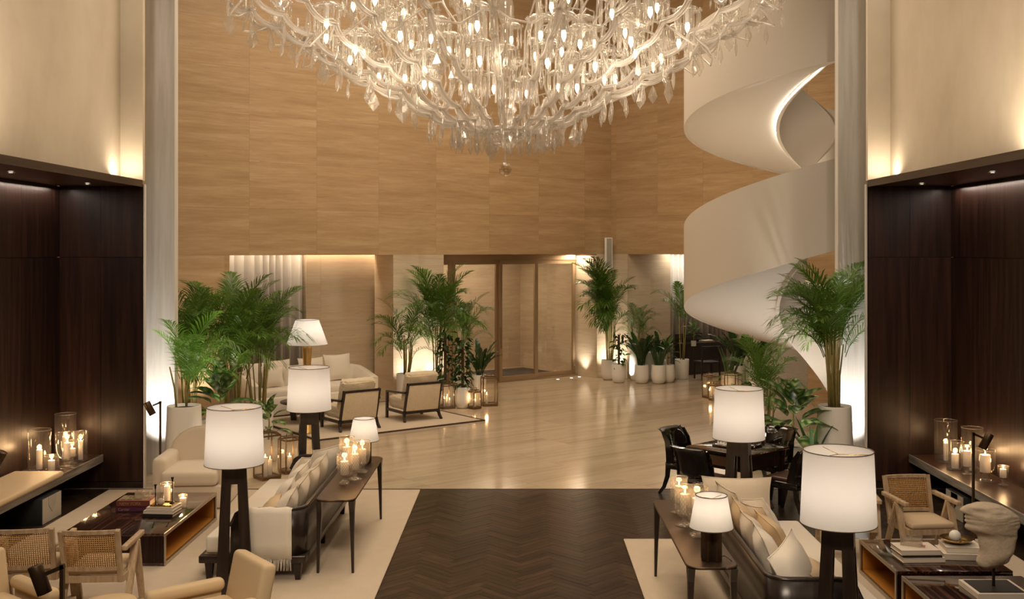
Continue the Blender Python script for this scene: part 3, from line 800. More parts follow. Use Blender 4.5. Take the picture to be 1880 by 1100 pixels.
def reading_lamp(label, x, y, rz, h=1.24, z0=0.0, tilt=28):
    L = thing('reading_lamp', label, 'reading lamp', (x, y, z0), rz)
    part('foot', MB().cyl((0, 0, 0), 0.11, 0.016, 20), BRONZE, L)
    part('pole', MB().box((0, 0, h / 2), (0.024, 0.03, h)), BRONZE, L)
    part('arm', MB().bar((0.012, 0, h - 0.012), (-0.10, 0, h - 0.06), 0.03, 0.024), BRONZE, L)
    T = Matrix.Translation((-0.145, 0, h - 0.10)) @ Matrix.Rotation(R(-tilt), 4, 'Y')
    part('lamp_head', MB().lathe([(0.0005, 0.095), (0.045, 0.095), (0.047, 0.09), (0.047, -0.095), (0.042, -0.095), (0.042, -0.07), (0.0005, -0.07)], 18, T=T), BRONZE, L)
    return L
reading_lamp('slim bronze reading lamp behind the cream slipcovered armchair', -4.90, 14.42, 0)
reading_lamp('slim bronze reading lamp in front of the right timber bench', 5.09, 11.96, R(180))
reading_lamp('slim bronze reading lamp by the left timber bench, its head at the picture edge', -5.46, 10.8, R(180), 1.24, 0.018)
reading_lamp('large dark reading lamp head between the two cream leather armchairs', -2.96, 6.85, R(0), 1.27, 0.0, 20)

# ---- sofas: dark timber shell, white seat
def sofa(label, x, y, rz, w):
    S = thing('sofa', label, 'sofa', (x, y, 0.018), rz); hb = 0.53; hw = w / 2; r = 0.16
    path = [(-hw + .03, hb - 0.32)] + [(-hw + .03, -hb + r + .03)]
    path += [(-hw + .03 + r - r * cos(a * pi / 12), -hb + .03 + r - r * sin(a * pi / 12)) for a in range(1, 7)]
    path += [(-hw + .03 + r + (w - .06 - 2 * r) * k / 6, -hb + .03) for k in range(1, 6)]
    path += [(hw - .03 - r + r * sin(a * pi / 12), -hb + .03 + r - r * cos(a * pi / 12)) for a in range(0, 7)]
    path += [(hw - .03, hb - 0.32)]
    # arm fronts are rounded: lower the top over the last few points
    def dens(p0, p1, k): return [(p0[0] + (p1[0] - p0[0]) * i / k, p0[1] + (p1[1] - p0[1]) * i / k) for i in range(k)]
    path = dens(path[0], path[1], 10) + path[1:-1] + [path[-2]] * 0 + [q for q in dens(path[-2], path[-1], 10)][1:] + [path[-1]]
    tops = []
    for px, py in path:
        d = (hb - 0.32) - py                       # distance back from the arm's front edge
        t = 0.70
        if d < 0.16: t = 0.54 + 0.16 * sqrt(max(0, 1 - ((0.16 - d) / 0.16) ** 2))
        tops.append(t)
    part('shell', MB().strip(path, 0.205, tops, 0.045), ESPR, S)
    part('base_frame', MB().rbox((0, 0.0, 0.215), (w - 0.02, 2 * hb, 0.075), 0.012, 1), ESPR, S)
    part('cane_deck', MB().box((0, 0.02, 0.2545), (w - 0.16, 2 * hb - 0.12, 0.005)), CANE, S)
    part('back_rail', MB().tube([(p[0], p[1], tops[i] + 0.004) for i, p in enumerate(path)], 0.026, 6), ESPR, S)
    lx = [-hw + .09, 0, hw - .09]
    for xx in lx:
        for yy in (-hb + .09, hb - .09):
            part('leg', MB().hexa([(xx - .025, yy - .025, 0), (xx + .025, yy - .025, 0), (xx + .025, yy + .025, 0), (xx - .025, yy + .025, 0)], [(xx - .04, yy - .04, .18), (xx + .04, yy - .04, .18), (xx + .04, yy + .04, .18), (xx - .04, yy + .04, .18)]), ESPR, S)
    part('seat_cushion', MB().rbox((0, 0.055, 0.345), (w - 0.13, 2 * hb - 0.21, 0.175), 0.035, 2, puff=0.015), WHITEF, S)
    return S
sofa('dark timber sofa with white seat, throw over its near arm', -2.66, 11.88, R(90), 2.80)
sofa('dark timber sofa with white seat, beside the right console', 2.44, 9.75, R(-90), 3.0)

def pillow_mesh(w, h, t, n=9, seed=0):
    rnd = random.Random(seed); m = MB(); vs = []; fs = []
    for sgn in (1, -1):
        for i in range(n):
            for j in range(n):
                u = -1 + 2 * i / (n - 1); v = -1 + 2 * j / (n - 1)
                e = max(0, (1 - abs(u) ** 2.2) * (1 - abs(v) ** 2.2)) ** 0.55
                x = w / 2 * u * (1 - 0.09 * (1 - v * v) * u * u); z = h / 2 * v * (1 - 0.09 * (1 - u * u) * v * v)
                y = sgn * (t / 2 * e * (1 + rnd.uniform(-.07, .07)))
                vs.append((x, y, z))
    N = n * n
    for s in (0, 1):
        for i in range(n - 1):
            for j in range(n - 1):
                q = (s * N + i * n + j, s * N + (i + 1) * n + j, s * N + (i + 1) * n + j + 1, s * N + i * n + j + 1)
                fs.append(q if s == 1 else tuple(reversed(q)))
    m.add(vs, fs, True)
    # piping round the edge
    edge = [(w / 2 * u * (1 - 0.09 * (1 - v * v) * u * u), 0, h / 2 * v * (1 - 0.09 * (1 - u * u) * v * v)) for u, v in
            [(-1 + k / 5, -1) for k in range(10)] + [(1, -1 + k / 5) for k in range(10)] + [(1 - k / 5, 1) for k in range(10)] + [(-1, 1 - k / 5) for k in range(11)]]
    m.tube(edge, 0.006, 4)
    return m
pcount = [0]
def pillow(label, x, y, z, rz, m, w=0.5, h=0.5, t=0.19, tilt=18, roll=0, group=None):
    pcount[0] += 1
    if z < .80 and y < 14: h *= .90; tilt += 6
    o = part('cushion', pillow_mesh(w, h, t, 9, pcount[0]), m, None, (x, y, z), (R(tilt), R(roll), R(rz)))
    return tag(o, label, 'cushion', group)
zc = 0.018 + 0.405
g1 = 'cushions along the left sofa'
lx = -2.40
pillow('white cushion leaning in the far corner of the left sofa', lx - .02, 12.93, zc + .25, 62, WHITEF, .56, .56, .2, 16, 0, g1)
pillow('white cushion in front of the far corner cushion on the left sofa', lx - .22, 12.66, zc + .22, 78, WHITEF, .5, .48, .18, 22, 8, g1)
pillow('large cream cushion against the back, second from the far end of left sofa', lx + .02, 12.34, zc + .25, 92, CREAMF, .56, .54, .2, 15, 0, g1)
pillow('small white cushion propped before the second cream cushion, left sofa', lx - .20, 12.24, zc + .21, 84, WHITEF, .46, .46, .17, 24, -6, g1)
pillow('cream cushion against the middle of the left sofa back', lx + .02, 11.80, zc + .24, 90, CREAMF, .56, .52, .2, 15, 3, g1)
pillow('white cushion propped low before the middle of the left sofa', lx - .20, 11.62, zc + .19, 96, WHITEF, .5, .44, .17, 26, 0, g1)
pillow('cream cushion against the left sofa back, fourth from the far end', lx + .02, 11.26, zc + .24, 90, CREAMF, .55, .52, .2, 15, -3, g1)
pillow('cream cushion nearest the throw on the left sofa back', lx + .01, 10.76, zc + .23, 94, CREAMF, .52, .5, .2, 17, 0, g1)
pillow('sand satin cushion lying before the near cream cushion, left sofa', lx - .21, 10.98, zc + .17, 100, SANDF, .48, .42, .16, 34, 0, g1)
g2 = 'cushions along the right sofa'
rx = 2.15
pillow('big cream cushion standing across the far end of the right sofa', rx + .10, 11.06, zc + .27, 176, CREAMF, .72, .52, .18, 12, 0, g2)
pillow('cream cushion leaning in the far back corner of right sofa', rx + .0, 10.72, zc + .25, -80, CREAMF, .56, .56, .2, 16, 0, g2)
pillow('white cushion with curled corner, near the far end of right sofa', rx + .22, 10.52, zc + .22, -70, WHITEF, .5, .5, .18, 22, -12, g2)
pillow('cream cushion overlapping the white curled one on the right sofa', rx + .18, 10.24, zc + .22, -78, CREAMF, .5, .5, .18, 22, -8, g2)
pillow('sand satin cushion against the right sofa back behind the lamp shade', rx - .01, 10.12, zc + .24, -90, SANDF, .54, .52, .2, 15, 3, g2)
pillow('pale cushion third along the right sofa back', rx - .02, 9.66, zc + .24, -90, CREAMF, .54, .52, .2, 15, -3, g2)
pillow('sand satin cushion propped up in the middle of the right sofa', rx + .20, 9.86, zc + .21, -80, SANDF, .5, .46, .18, 24, 6, g2)
pillow('white cushion against the right sofa back next to the near corner', rx - .02, 9.16, zc + .24, -94, WHITEF, .54, .52, .2, 16, 0, g2)
pillow('sand satin cushion lying low in the near half of right sofa', rx + .26, 9.12, zc + .13, -84, SANDF, .5, .42, .16, 48, 0, g2)
pillow('plump white cushion bent over the near arm of the right sofa', rx + .06, 8.62, zc + .26, -122, WHITEF, .6, .56, .22, 18, 10, g2)
pillow('glossy sand cushion behind the plump white one at the near arm', rx + .34, 8.80, zc + .15, -100, SANDF, .5, .44, .18, 44, 0, g2)

# throw over the near arm of the left sofa, with fringe
tp = []
prof = [(10.78, 0.475), (10.66, 0.49), (10.58, 0.62), (10.535, 0.735), (10.50, 0.752), (10.455, 0.748), (10.437, 0.70), (10.432, 0.55), (10.428, 0.40), (10.425, 0.26)]
vs = []; fs = []; NX = 9
for i in range(NX):
    x = -2.70 + 0.44 * i / (NX - 1)
    for k, (y, z) in enumerate(prof):
        wv = 0.008 * sin(i * 1.7 + k * 0.3)
        vs.append((x + 0.012 * (k - 4) / 5 * (i / (NX - 1) - .5), y - abs(wv), z + 0.006 * sin(i * 2.1)))
n = len(prof)
for i in range(NX - 1):
    for k in range(n - 1): fs.append((i * n + k, (i + 1) * n + k, (i + 1) * n + k + 1, i * n + k + 1))
to = part('throw', MB().add(vs, fs, True), WHITEF)
sd = to.modifiers.new('thick', 'SOLIDIFY'); sd.thickness = 0.012; sd.offset = 1
tag(to, 'cream wool throw draped over the near arm of the left sofa', 'throw')
fr = MB()
for i in range(44):
    x = -2.70 + 0.44 * (i + .5) / 44; d = random.uniform(-.006, .006)
    fr.tube([(x, 10.424, 0.265), (x + d, 10.422, 0.20), (x + 2 * d, 10.42, 0.145)], 0.0028, 4)
stuff('fringe', fr, WHITEF, to)

# ---- console tables
def console(label, x0, x1, y0, y1, h=0.77):
    cx_, cy_ = (x0 + x1) / 2, (y0 + y1) / 2
    C = thing('console_table', label, 'console table', (cx_, cy_, 0.018 if x1 < 0 else 0.018))
    h -= 0.018; w = x1 - x0; l = y1 - y0; r = 0.11
    poly = []
    for sx, sy, a0 in ((1, -1, -90), (1, 1, 0), (-1, 1, 90), (-1, -1, 180)):
        for k in range(6):
            a = R(a0 + 18 * k); poly.append((sx * (w / 2 - r) + r * cos(a), sy * (l / 2 - r) + r * sin(a)))
    part('tabletop', MB().prism(poly, h - 0.022, h), BRONZE, C)
    part('edge_rim', MB().tube([(p[0], p[1], h - 0.010) for p in poly] + [(poly[0][0], poly[0][1], h - 0.010)], 0.012, 5), BRONZE, C)
    for sx in (-1, 1):
        for sy in (-1, 1):
            m = MB(); X, Y = sx * (w / 2 - .030), sy * (l / 2 - .075)
            pts = [(X + sx * .012, Y + sy * .02, 0), (X + sx * .006, Y + sy * .01, 0.35), (X, Y, 0.62), (X, Y, h - 0.02)]
            m.sweep(pts, [0.024, 0.036, 0.05, 0.056], [0.026, 0.04, 0.06, 0.13], (1, 0, 0))
            part('leg', m, ESPR, C)
    return C
console('dark bronze console table with rounded ends behind the left sofa', -2.08, -1.69, 10.72, 12.98)
console('dark bronze console table with rounded ends behind the right sofa', 1.33, 1.73, 8.45, 10.72)

# ---- coffee tables
def coffee(label, x0, x1, y0, y1, open_side, h=0.355, shelf=False):
    C = thing('coffee_table', label, 'coffee table', ((x0 + x1) / 2, (y0 + y1) / 2, 0.018))
    w, l = x1 - x0, y1 - y0; h -= 0.018; t = 0.028; o = open_side
    part('tabletop', MB().rbox((0, 0, h - t / 2), (w, l, t), 0.003, 1), EBONY, C)
    part('bottom_panel', MB().box((0, 0, 0.018), (w, l, 0.03)), EBONY, C)
    hh = h - t - 0.033
    for sy in (-1, 1): part('end_panel', MB().box((0, sy * (l / 2 - .011), 0.033 + hh / 2), (w, 0.022, hh)), EBONYV, C)
    part('back_panel', MB().box((-o * (w / 2 - .011), 0, 0.033 + hh / 2), (0.022, l - 0.044, hh)), EBONYV, C)
    part('lining', MB().box((-o * (w / 2 - .03), 0, 0.033 + hh / 2), (0.012, l - 0.046, hh - .002)).box((o * 0.01, 0, 0.036), (w - 0.05, l - 0.046, 0.006)).box((o * 0.01, 0, h - t - 0.004), (w - 0.05, l - 0.046, 0.006))
         .box((o * .01, l / 2 - .026, 0.033 + hh / 2), (w - 0.05, 0.006, hh - .004)).box((o * .01, -l / 2 + .026, 0.033 + hh / 2), (w - 0.05, 0.006, hh - .004)), AMBER, C)
    f = MB(); X = o * (w / 2 + .004); b = 0.034
    f.box((X, 0, h - b / 2 + .001), (0.014, l + .002, b)).box((X, 0, b / 2 + .003), (0.014, l, b))
    for sy in (-1, 1): f.box((X, sy * (l / 2 - b / 2), h / 2), (0.014, b, h - 2 * b))
    part('metal_edging', f, TRIMSTEEL, C)
    return C
coffee('long glossy dark striped coffee table with amber inside, left lounge', -4.77, -3.70, 11.0, 12.87, 1)
coffee('square glossy dark striped coffee table carrying the book stacks, right lounge', 3.44, 4.50, 9.72, 10.78, -1)
coffee('nearer glossy striped coffee table carrying the stone bust', 3.44, 4.51, 8.46, 9.58, -1)

# ---- cane chairs
def cane_chair_make():
    C = thing('cane_chair', '', 'chair')
    for s in (-1, 1):
        part('leg', MB().bar((s * .285, -.27, 0), (s * .285, .03, .60), .032, .05, up=(1, 0, 0), w2=.036, d2=.07), OAK, C)
        part('leg', MB().bar((s * .285, .25, 0), (s * .285, .05, .60), .032, .05, up=(1, 0, 0), w2=.036, d2=.07), OAK, C)
        part('armrest', MB().rbox((s * .285, -.03, .622), (.05, .56, .045), .008, 1), OAK, C)
        part('back_post', MB().bar((s * .235, -.24, .31), (s * .245, -.37, .80), .04, .045, up=(0, 1, 0)), OAK, C)
    n = 9
    def bow(z, k=0.025):                           # the back is gently curved
        y = -.24 - .13 * (z - .31) / .49
        return [(-.23 + .46 * i / (n - 1), y - k * (1 - (2 * i / (n - 1) - 1) ** 2), z) for i in range(n)]
    part('top_rail', MB().sweep(bow(.785), .035, .028, (0, 0, 1)), OAK, C)
    part('bottom_rail', MB().sweep(bow(.44), .035, .028, (0, 0, 1)), OAK, C)
    wv = MB()
    NZ, NXW = 17, 24
    for i in range(NZ):
        z = .455 + .315 * i / (NZ - 1)
        wv.tube(bow(z), .0048, 4)
    for i in range(NXW):
        u = -.21 + .42 * i / (NXW - 1); k = 0.025 * (1 - (u / .23) ** 2)
        y0, y1 = -.24 - .13 * (.455 - .31) / .49 - k, -.24 - .13 * (.77 - .31) / .49 - k
        wv.tube([(u, y0, .455), (u, y1, .77)], .0048, 4)
    stuff('cane_webbing', wv, CANE, C)
    part('seat_frame', MB().box((0, .24, .335), (.53, .035, .06)).box((0, -.24, .335), (.47, .035, .06)).box((.25, 0, .335), (.035, .5, .06)).box((-.25, 0, .335), (.035, .5, .06)), OAK, C)
    part('seat_cushion', MB().rbox((0, .01, .395), (.48, .5, .06), .025, 2, puff=.012), SEATF, C)
    return C
def copy_tree(o, parent=None):
    c = o.copy(); COL.objects.link(c)
    if parent is not None: c.parent = parent
    for ch in list(o.children): copy_tree(ch, c)
    return c
cc = cane_chair_make()
gcc = 'pale oak cane armchairs'
for i, (x, y, rz, z, lab) in enumerate((
    (-3.84, 9.74, 4, .018, 'pale oak cane armchair seen from behind, nearer the dark floor lamp'),
    (-4.48, 9.78, 9, .018, 'pale oak cane armchair seen from behind, at the left picture edge'),
    (4.27, 11.32, 186, .018, 'pale oak cane armchair facing us behind the book table'),
    (3.52, 11.45, 172, .018, 'pale oak cane armchair half hidden by the largest lamp shade'))):
    o = cc if i == 0 else copy_tree(cc)
    o.location = (x, y, z); o.rotation_euler = (0, 0, R(rz)); o['label'] = lab; o['group'] = gcc

# ---- cream leather armchairs and pouf at the bottom of the picture
def lounge_chair(label, x, y, rz):
    C = thing('leather_armchair', label, 'armchair', (x, y, 0.018), rz)
    T = Matrix.Translation((0, -.36, .50)) @ Matrix.Rotation(R(12), 4, 'X')
    part('backrest', MB().rbox((0, 0, 0), (.60, .13, .56), .045, 3, T=T), CREAML, C)
    part('seat_cushion', MB().rbox((0, .04, .36), (.52, .66, .16), .05, 3, puff=.015), CREAML, C)
    for s in (-1, 1):
        part('armrest', MB().rbox((s * .335, .04, .50), (.12, .66, .11), .05, 3), CREAML, C)
        part('side_panel', MB().box((s * .335, .02, .34), (.035, .56, .24)), CREAML, C)
        for yy in (-.32, .32): part('leg', MB().bar((s * .33, yy, .0), (s * .33, yy * .95, .24), .035, .035), ESPR, C)
    return C
lounge_chair('cream leather armchair with square back, below the dark floor lamp', -2.50, 8.42, R(128.5))
lounge_chair('cream leather armchair cut off by the left picture edge', -4.24, 8.49, R(-128.5))
pf = part('pouf', MB().lathe([(0.001, 0), (.20, 0), (.23, .03), (.235, .2), (.23, .36), (.20, .405), (.1, .425), (.001, .43)], 28), CREAML, None, (-3.37, 8.70, .018))
tag(pf, 'round cream leather pouf just showing at the bottom edge', 'pouf')

# ---- slipcovered club armchair
ac = thing('club_armchair', 'cream slipcovered club armchair with rounded back beside white planter', 'armchair', (-4.22, 13.86, .018), R(184))
part('base_skirt', MB().rbox((0, .03, .15), (.92, .86, .29), .03, 2), CREAMF, ac)
part('seat_cushion', MB().rbox((0, .10, .39), (.70, .84, .19), .06, 3, puff=.02), CREAMF, ac)
for s in (-1, 1):
    part('armrest', MB().rbox((s * .40, .02, .43), (.19, .74, .42), .08, 3), CREAMF, ac)
bp_ = []
for k in range(13):
    a = pi * k / 12; bp_.append((-.46 * cos(a), .42 + .47 * sin(a) ** 0.75))
bk = MB(); poly = [(-.46, .15)] + bp_ + [(.46, .15)]
T = Matrix.Translation((0, -.33, .03)) @ Matrix.Rotation(R(9), 4, 'X') @ Matrix.Rotation(R(90), 4, 'X')
bk.prism(poly, -.10, .10, T=T)
bo = part('backrest', bk, CREAMF, ac); bv = bo.modifiers.new('round', 'BEVEL'); bv.width = .05; bv.segments = 3; bv.limit_method = 'ANGLE'
part('piping', MB().tube([tuple(T @ Vector((x, y, -.105))) for x, y in bp_], .007, 5), WHITEF, bo)

# ---- game table and four lacquer chairs
GT = thing('game_table', 'square dark glossy chess table standing cornerwise behind right lamp', 'table', (2.80, 13.76, 0), R(43))
part('tabletop', MB().rbox((0, 0, .735), (.94, .94, .03), .006, 1), EBONY, GT)
for k in range(4):
    a = k * pi / 2
    part('apron', MB().box((cos(a) * .40, sin(a) * .40, .62), (.02, .78, .20), a), EBONYV, GT)
for sx in (-1, 1):
    for sy in (-1, 1): part('leg', MB().hexa([(sx * .39 - .02, sy * .39 - .02, 0), (sx * .39 + .02, sy * .39 - .02, 0), (sx * .39 + .02, sy * .39 + .02, 0), (sx * .39 - .02, sy * .39 + .02, 0)], [(sx * .40 - .035, sy * .40 - .035, .72), (sx * .40 + .035, sy * .40 - .035, .72), (sx * .40 + .035, sy * .40 + .035, .72), (sx * .40 - .035, sy * .40 + .035, .72)]), EBONYV, GT)
part('drawer', MB().box((-.414, 0, .62), (.012, .3, .12)), BRONZEL, GT)
def lacquer_chair():
    C = thing('lacquer_chair', '', 'chair')
    n = 9
    def arc(z, y, k, hw): return [(-hw + 2 * hw * i / (n - 1), y + k * (2 * i / (n - 1) - 1) ** 2) for i in range(n)]
    b = MB(); rows = [(.44, -.235, .10), (.55, -.245, .09), (.66, -.262, .08), (.77, -.29, .07), (.84, -.325, .06), (.875, -.36, .05), (.87, -.385, .05)]
    vs = []; fs = []
    for side in (0, 1):
        for z, y, k in rows:
            for x_, y_ in arc(z, y - side * .035, k, .245): vs.append((x_, y_, z))
    m = len(rows)
    for s in (0, 1):
        for i in range(m - 1):
            for j in range(n - 1):
                q = (s * m * n + i * n + j, s * m * n + i * n + j + 1, s * m * n + (i + 1) * n + j + 1, s * m * n + (i + 1) * n + j)
                fs.append(q if s == 1 else tuple(reversed(q)))
    for i in range(m - 1):
        for j in (0, n - 1):
            q = (i * n + j, (i + 1) * n + j, m * n + (i + 1) * n + j, m * n + i * n + j); fs.append(q if j == 0 else tuple(reversed(q)))
    for j in range(n - 1):
        fs.append((j, m * n + j, m * n + j + 1, j + 1)); e = (m - 1) * n; fs.append((e + j, e + j + 1, m * n + e + j + 1, m * n + e + j))
    part('backrest', b.add(vs, fs, True), LACQ, C)
    part('seat_rail', MB().rbox((0, 0, .40), (.49, .47, .09), .012, 1), LACQ, C)
    part('seat', MB().rbox((0, .01, .465), (.45, .43, .06), .025, 2), DLEA, C)
    for s in (-1, 1):
        part('leg', MB().sweep([(s * .215, .20, .38), (s * .215, .225, .2), (s * .215, .27, 0)], [.045, .04, .03], [.05, .042, .03]), LACQ, C)
        part('leg', MB().sweep([(s * .215, -.20, .42), (s * .215, -.215, .25), (s * .215, -.27, .10), (s * .215, -.35, 0)], [.045, .04, .036, .03], [.06, .05, .04, .03]), LACQ, C)
        part('side_wing', MB().sweep([(s * .238, -.15, .44), (s * .238, -.17, .56), (s * .238, -.20, .72), (s * .238, -.27, .84)], .02, [.13, .10, .08, .05]), LACQ, C)
    return C
lc = lacquer_chair()
for i, (x, y, rz, lab) in enumerate((
    (2.27, 14.30, -132, 'black lacquer chair at the chess table, nearest the marble floor'),
    (2.27, 13.22, -47, 'black lacquer chair with its back to us, left of the lamp pole'),
    (3.36, 13.22, 43, 'black lacquer chair with brown seat, right of the lamp pole'),
    (3.33, 14.32, 133, 'black lacquer chair on the far side below the variegated plant'))):
    o = lc if i == 0 else copy_tree(lc)
    o.location = (x, y, 0); o.rotation_euler = (0, 0, R(rz)); o['label'] = lab; o['group'] = 'lacquer chairs round the chess table'
# chess board and men
cb = thing('chess_board', 'small dark chess board on the glossy chess table', 'chess board', (2.80, 13.76, .75), R(43))
part('frame', MB().rbox((0, 0, .012), (.46, .46, .024), .004, 1), LACQ, cb)
for i in range(8):
    for j in range(8):
        if i == 0 and j == 0: sq = MB().box((0, 0, .001), (.049, .049, .002)).mesh('square'); sq2 = MB().box((0, 0, .001), (.049, .049, .002)).mesh('square')
        part('square', sq if (i + j) % 2 else sq2, PAPER if (i + j) % 2 else DLEA, cb, ((i - 3.5) * .05, (j - 3.5) * .05, .024))
def man(h, m, king=False):
    pr = [(.001, 0), (.019, 0), (.019, .008), (.012, .014), (.008, h * .55), (.012, h * .6), (.008, h * .66), (.013, h * .78), (.012, h * .9), (.001, h)]
    return MB().lathe(pr, 10)
pawn_m = {0: man(.062, None).mesh('pawn'), 1: man(.062, None).mesh('pawn')}
king_m = {0: man(.105, None).mesh('officer'), 1: man(.105, None).mesh('officer')}
for side in (0, 1):
    for row in (0, 1):
        for i in range(8):
            x = (-.175 if side == 0 else .175) + (0.05 if (side == 0) else -0.05) * row; y = (i - 3.5) * .05
            p = Matrix.Rotation(R(43), 3, 'Z') @ Vector((x, y, 0))
            me = king_m[side] if row == 0 else pawn_m[side]
            o = part('chess_piece', me, WHITEP if side == 0 else LACQ, None, (2.80 + p.x, 13.76 + p.y, .776))
            tag(o, ('white' if side == 0 else 'black') + (' officer' if row == 0 else ' pawn') + ' standing on the dark chess board', 'chess piece', ('white' if side == 0 else 'black') + (' chess officers' if row == 0 else ' chess pawns'))

# ---- shearling armchairs, round table and white sofa beyond
def shear(mb, name, parent, seed):
    o = part(name, mb, SHEAR, parent)
    s = o.modifiers.new('sub', 'SUBSURF'); s.levels = 2; s.render_levels = 2; s.subdivision_type = 'SIMPLE'
    t = bpy.data.textures.new('fleece', 'CLOUDS'); t.noise_scale = .045; t.noise_depth = 2
    d = o.modifiers.new('fleece', 'DISPLACE'); d.texture = t; d.strength = .055; d.mid_level = .5
    return o
def shear_chair():
    C = thing('shearling_armchair', '', 'armchair')
    shear(MB().rbox((0, .05, .32), (.68, .68, .24), .07, 2), 'seat_cushion', C, 1)
    T = Matrix.Translation((0, -.30, .60)) @ Matrix.Rotation(R(13), 4, 'X')
    shear(MB().rbox((0, .05, .02), (.70, .20, .62), .09, 3, T=T), 'back_cushion', C, 2)
    T2 = Matrix.Translation((0, -.36, .46)) @ Matrix.Rotation(R(13), 4, 'X')
    part('back_panel', MB().rbox((0, -.03, 0), (.70, .05, .52), .012, 1, T=T2), SHEAR, C)
    f = MB()
    f.bar((-.36, -.30, .13), (-.36, -.46, .74), .04, .05, up=(0, 1, 0)).bar((.36, -.30, .13), (.36, -.46, .74), .04, .05, up=(0, 1, 0)).bar((-.38, -.455, .72), (.38, -.455, .72), .045, .04).bar((-.36, -.34, .17), (.36, -.34, .17), .04, .05)
    part('back_frame', f, ESPR, C)
    for s in (-1, 1):
        part('armrest', MB().bar((s * .385, -.40, .56), (s * .385, .36, .52), .06, .035), ESPR, C)
        part('side_rail', MB().bar((s * .385, -.32, .17), (s * .385, .36, .17), .035, .05), ESPR, C)
        part('leg', MB().sweep([(s * .385, .35, .53), (s * .385, .36, .0)], .045, .05), ESPR, C)
        part('leg', MB().sweep([(s * .375, -.31, .18), (s * .385, -.34, .08), (s * .40, -.40, 0)], .04, [.055, .05, .04]), ESPR, C)
    return C
s1 = shear_chair(); s1.location = (-3.16, 19.58, .02); s1.rotation_euler = (0, 0, ROT); s1['label'] = 'cream shearling armchair with dark frame, nearer the lamps'
s2 = copy_tree(s1); s2.location = (-2.10, 20.66, .02); s2.rotation_euler = (0, 0, ROT - .05); s2['label'] = 'cream shearling armchair with dark frame, nearer the lanterns'
for o in (s1, s2): o['group'] = 'shearling armchairs'
rt = thing('round_table', 'low round dark table before the white sofa', 'table', (-4.10, 20.30, .02))
part('tabletop', MB().lathe([(.001, .35), (.46, .35), (.50, .36), (.50, .385), (.001, .385)], 36), ESPR, rt)
for k in range(3): part('leg', MB().hexa([(.30 * cos(2.1 * k + .6) + x_, .30 * sin(2.1 * k + .6) + y_, 0) for x_, y_ in ((-.05, -.05), (.05, -.05), (.05, .05), (-.05, .05))], [(.32 * cos(2.1 * k + .6) + x_, .32 * sin(2.1 * k + .6) + y_, .352) for x_, y_ in ((-.07, -.07), (.07, -.07), (.07, .07), (-.07, .07))]), ESPR, rt)
ws = thing('white_sofa', 'white upholstered sofa with low wraparound back before the curtain', 'sofa', (-4.36, 21.72, .02), ROT)
part('base', MB().rbox((0, 0, .20), (2.7, 1.0, .36), .04, 2), WHITEF, ws)
part('seat_cushion', MB().rbox((0, .02 - .06, .44), (2.3, .80, .16), .05, 2, puff=.015), WHITEF, ws)
pth = [(-1.31, -.45), (-1.31, 0), (-1.30, .28), (-1.22, .42), (-1.05, .46), (0, .47), (1.05, .46), (1.22, .42), (1.30, .28), (1.31, 0), (1.31, -.45)]
part('backrest', MB().strip(pth, .1, [.62, .74, .80, .82, .82, .82, .82, .82, .80, .74, .62], .14), WHITEF, ws)
def onsofa(s, d): p = Vector((-4.36, 21.72, 0)) + D1 * s + D2 * d; return p.x, p.y
for s, d, h, lab in ((-1.05, .16, .5, 'white cushion at the left end of the white sofa back'), (-.55, .24, .52, 'wide white cushion second from left on the white sofa'), (-.78, -.02, .42, 'small white cushion in front at the left end, white sofa'),
                     (-.32, .02, .42, 'small white cushion in front beside the lamp shade, white sofa'), (.2, .24, .52, 'white cushion in the middle of the white sofa'), (.80, .22, .56, 'white pointed cushion at the right end of white sofa')):
    x, y = onsofa(s, d); pillow(lab, x, y, .54 + h / 2, 180 + math.degrees(ROT), WHITEF, h * 1.1, h, .18, 16, 0, 'cushions on the white sofa')
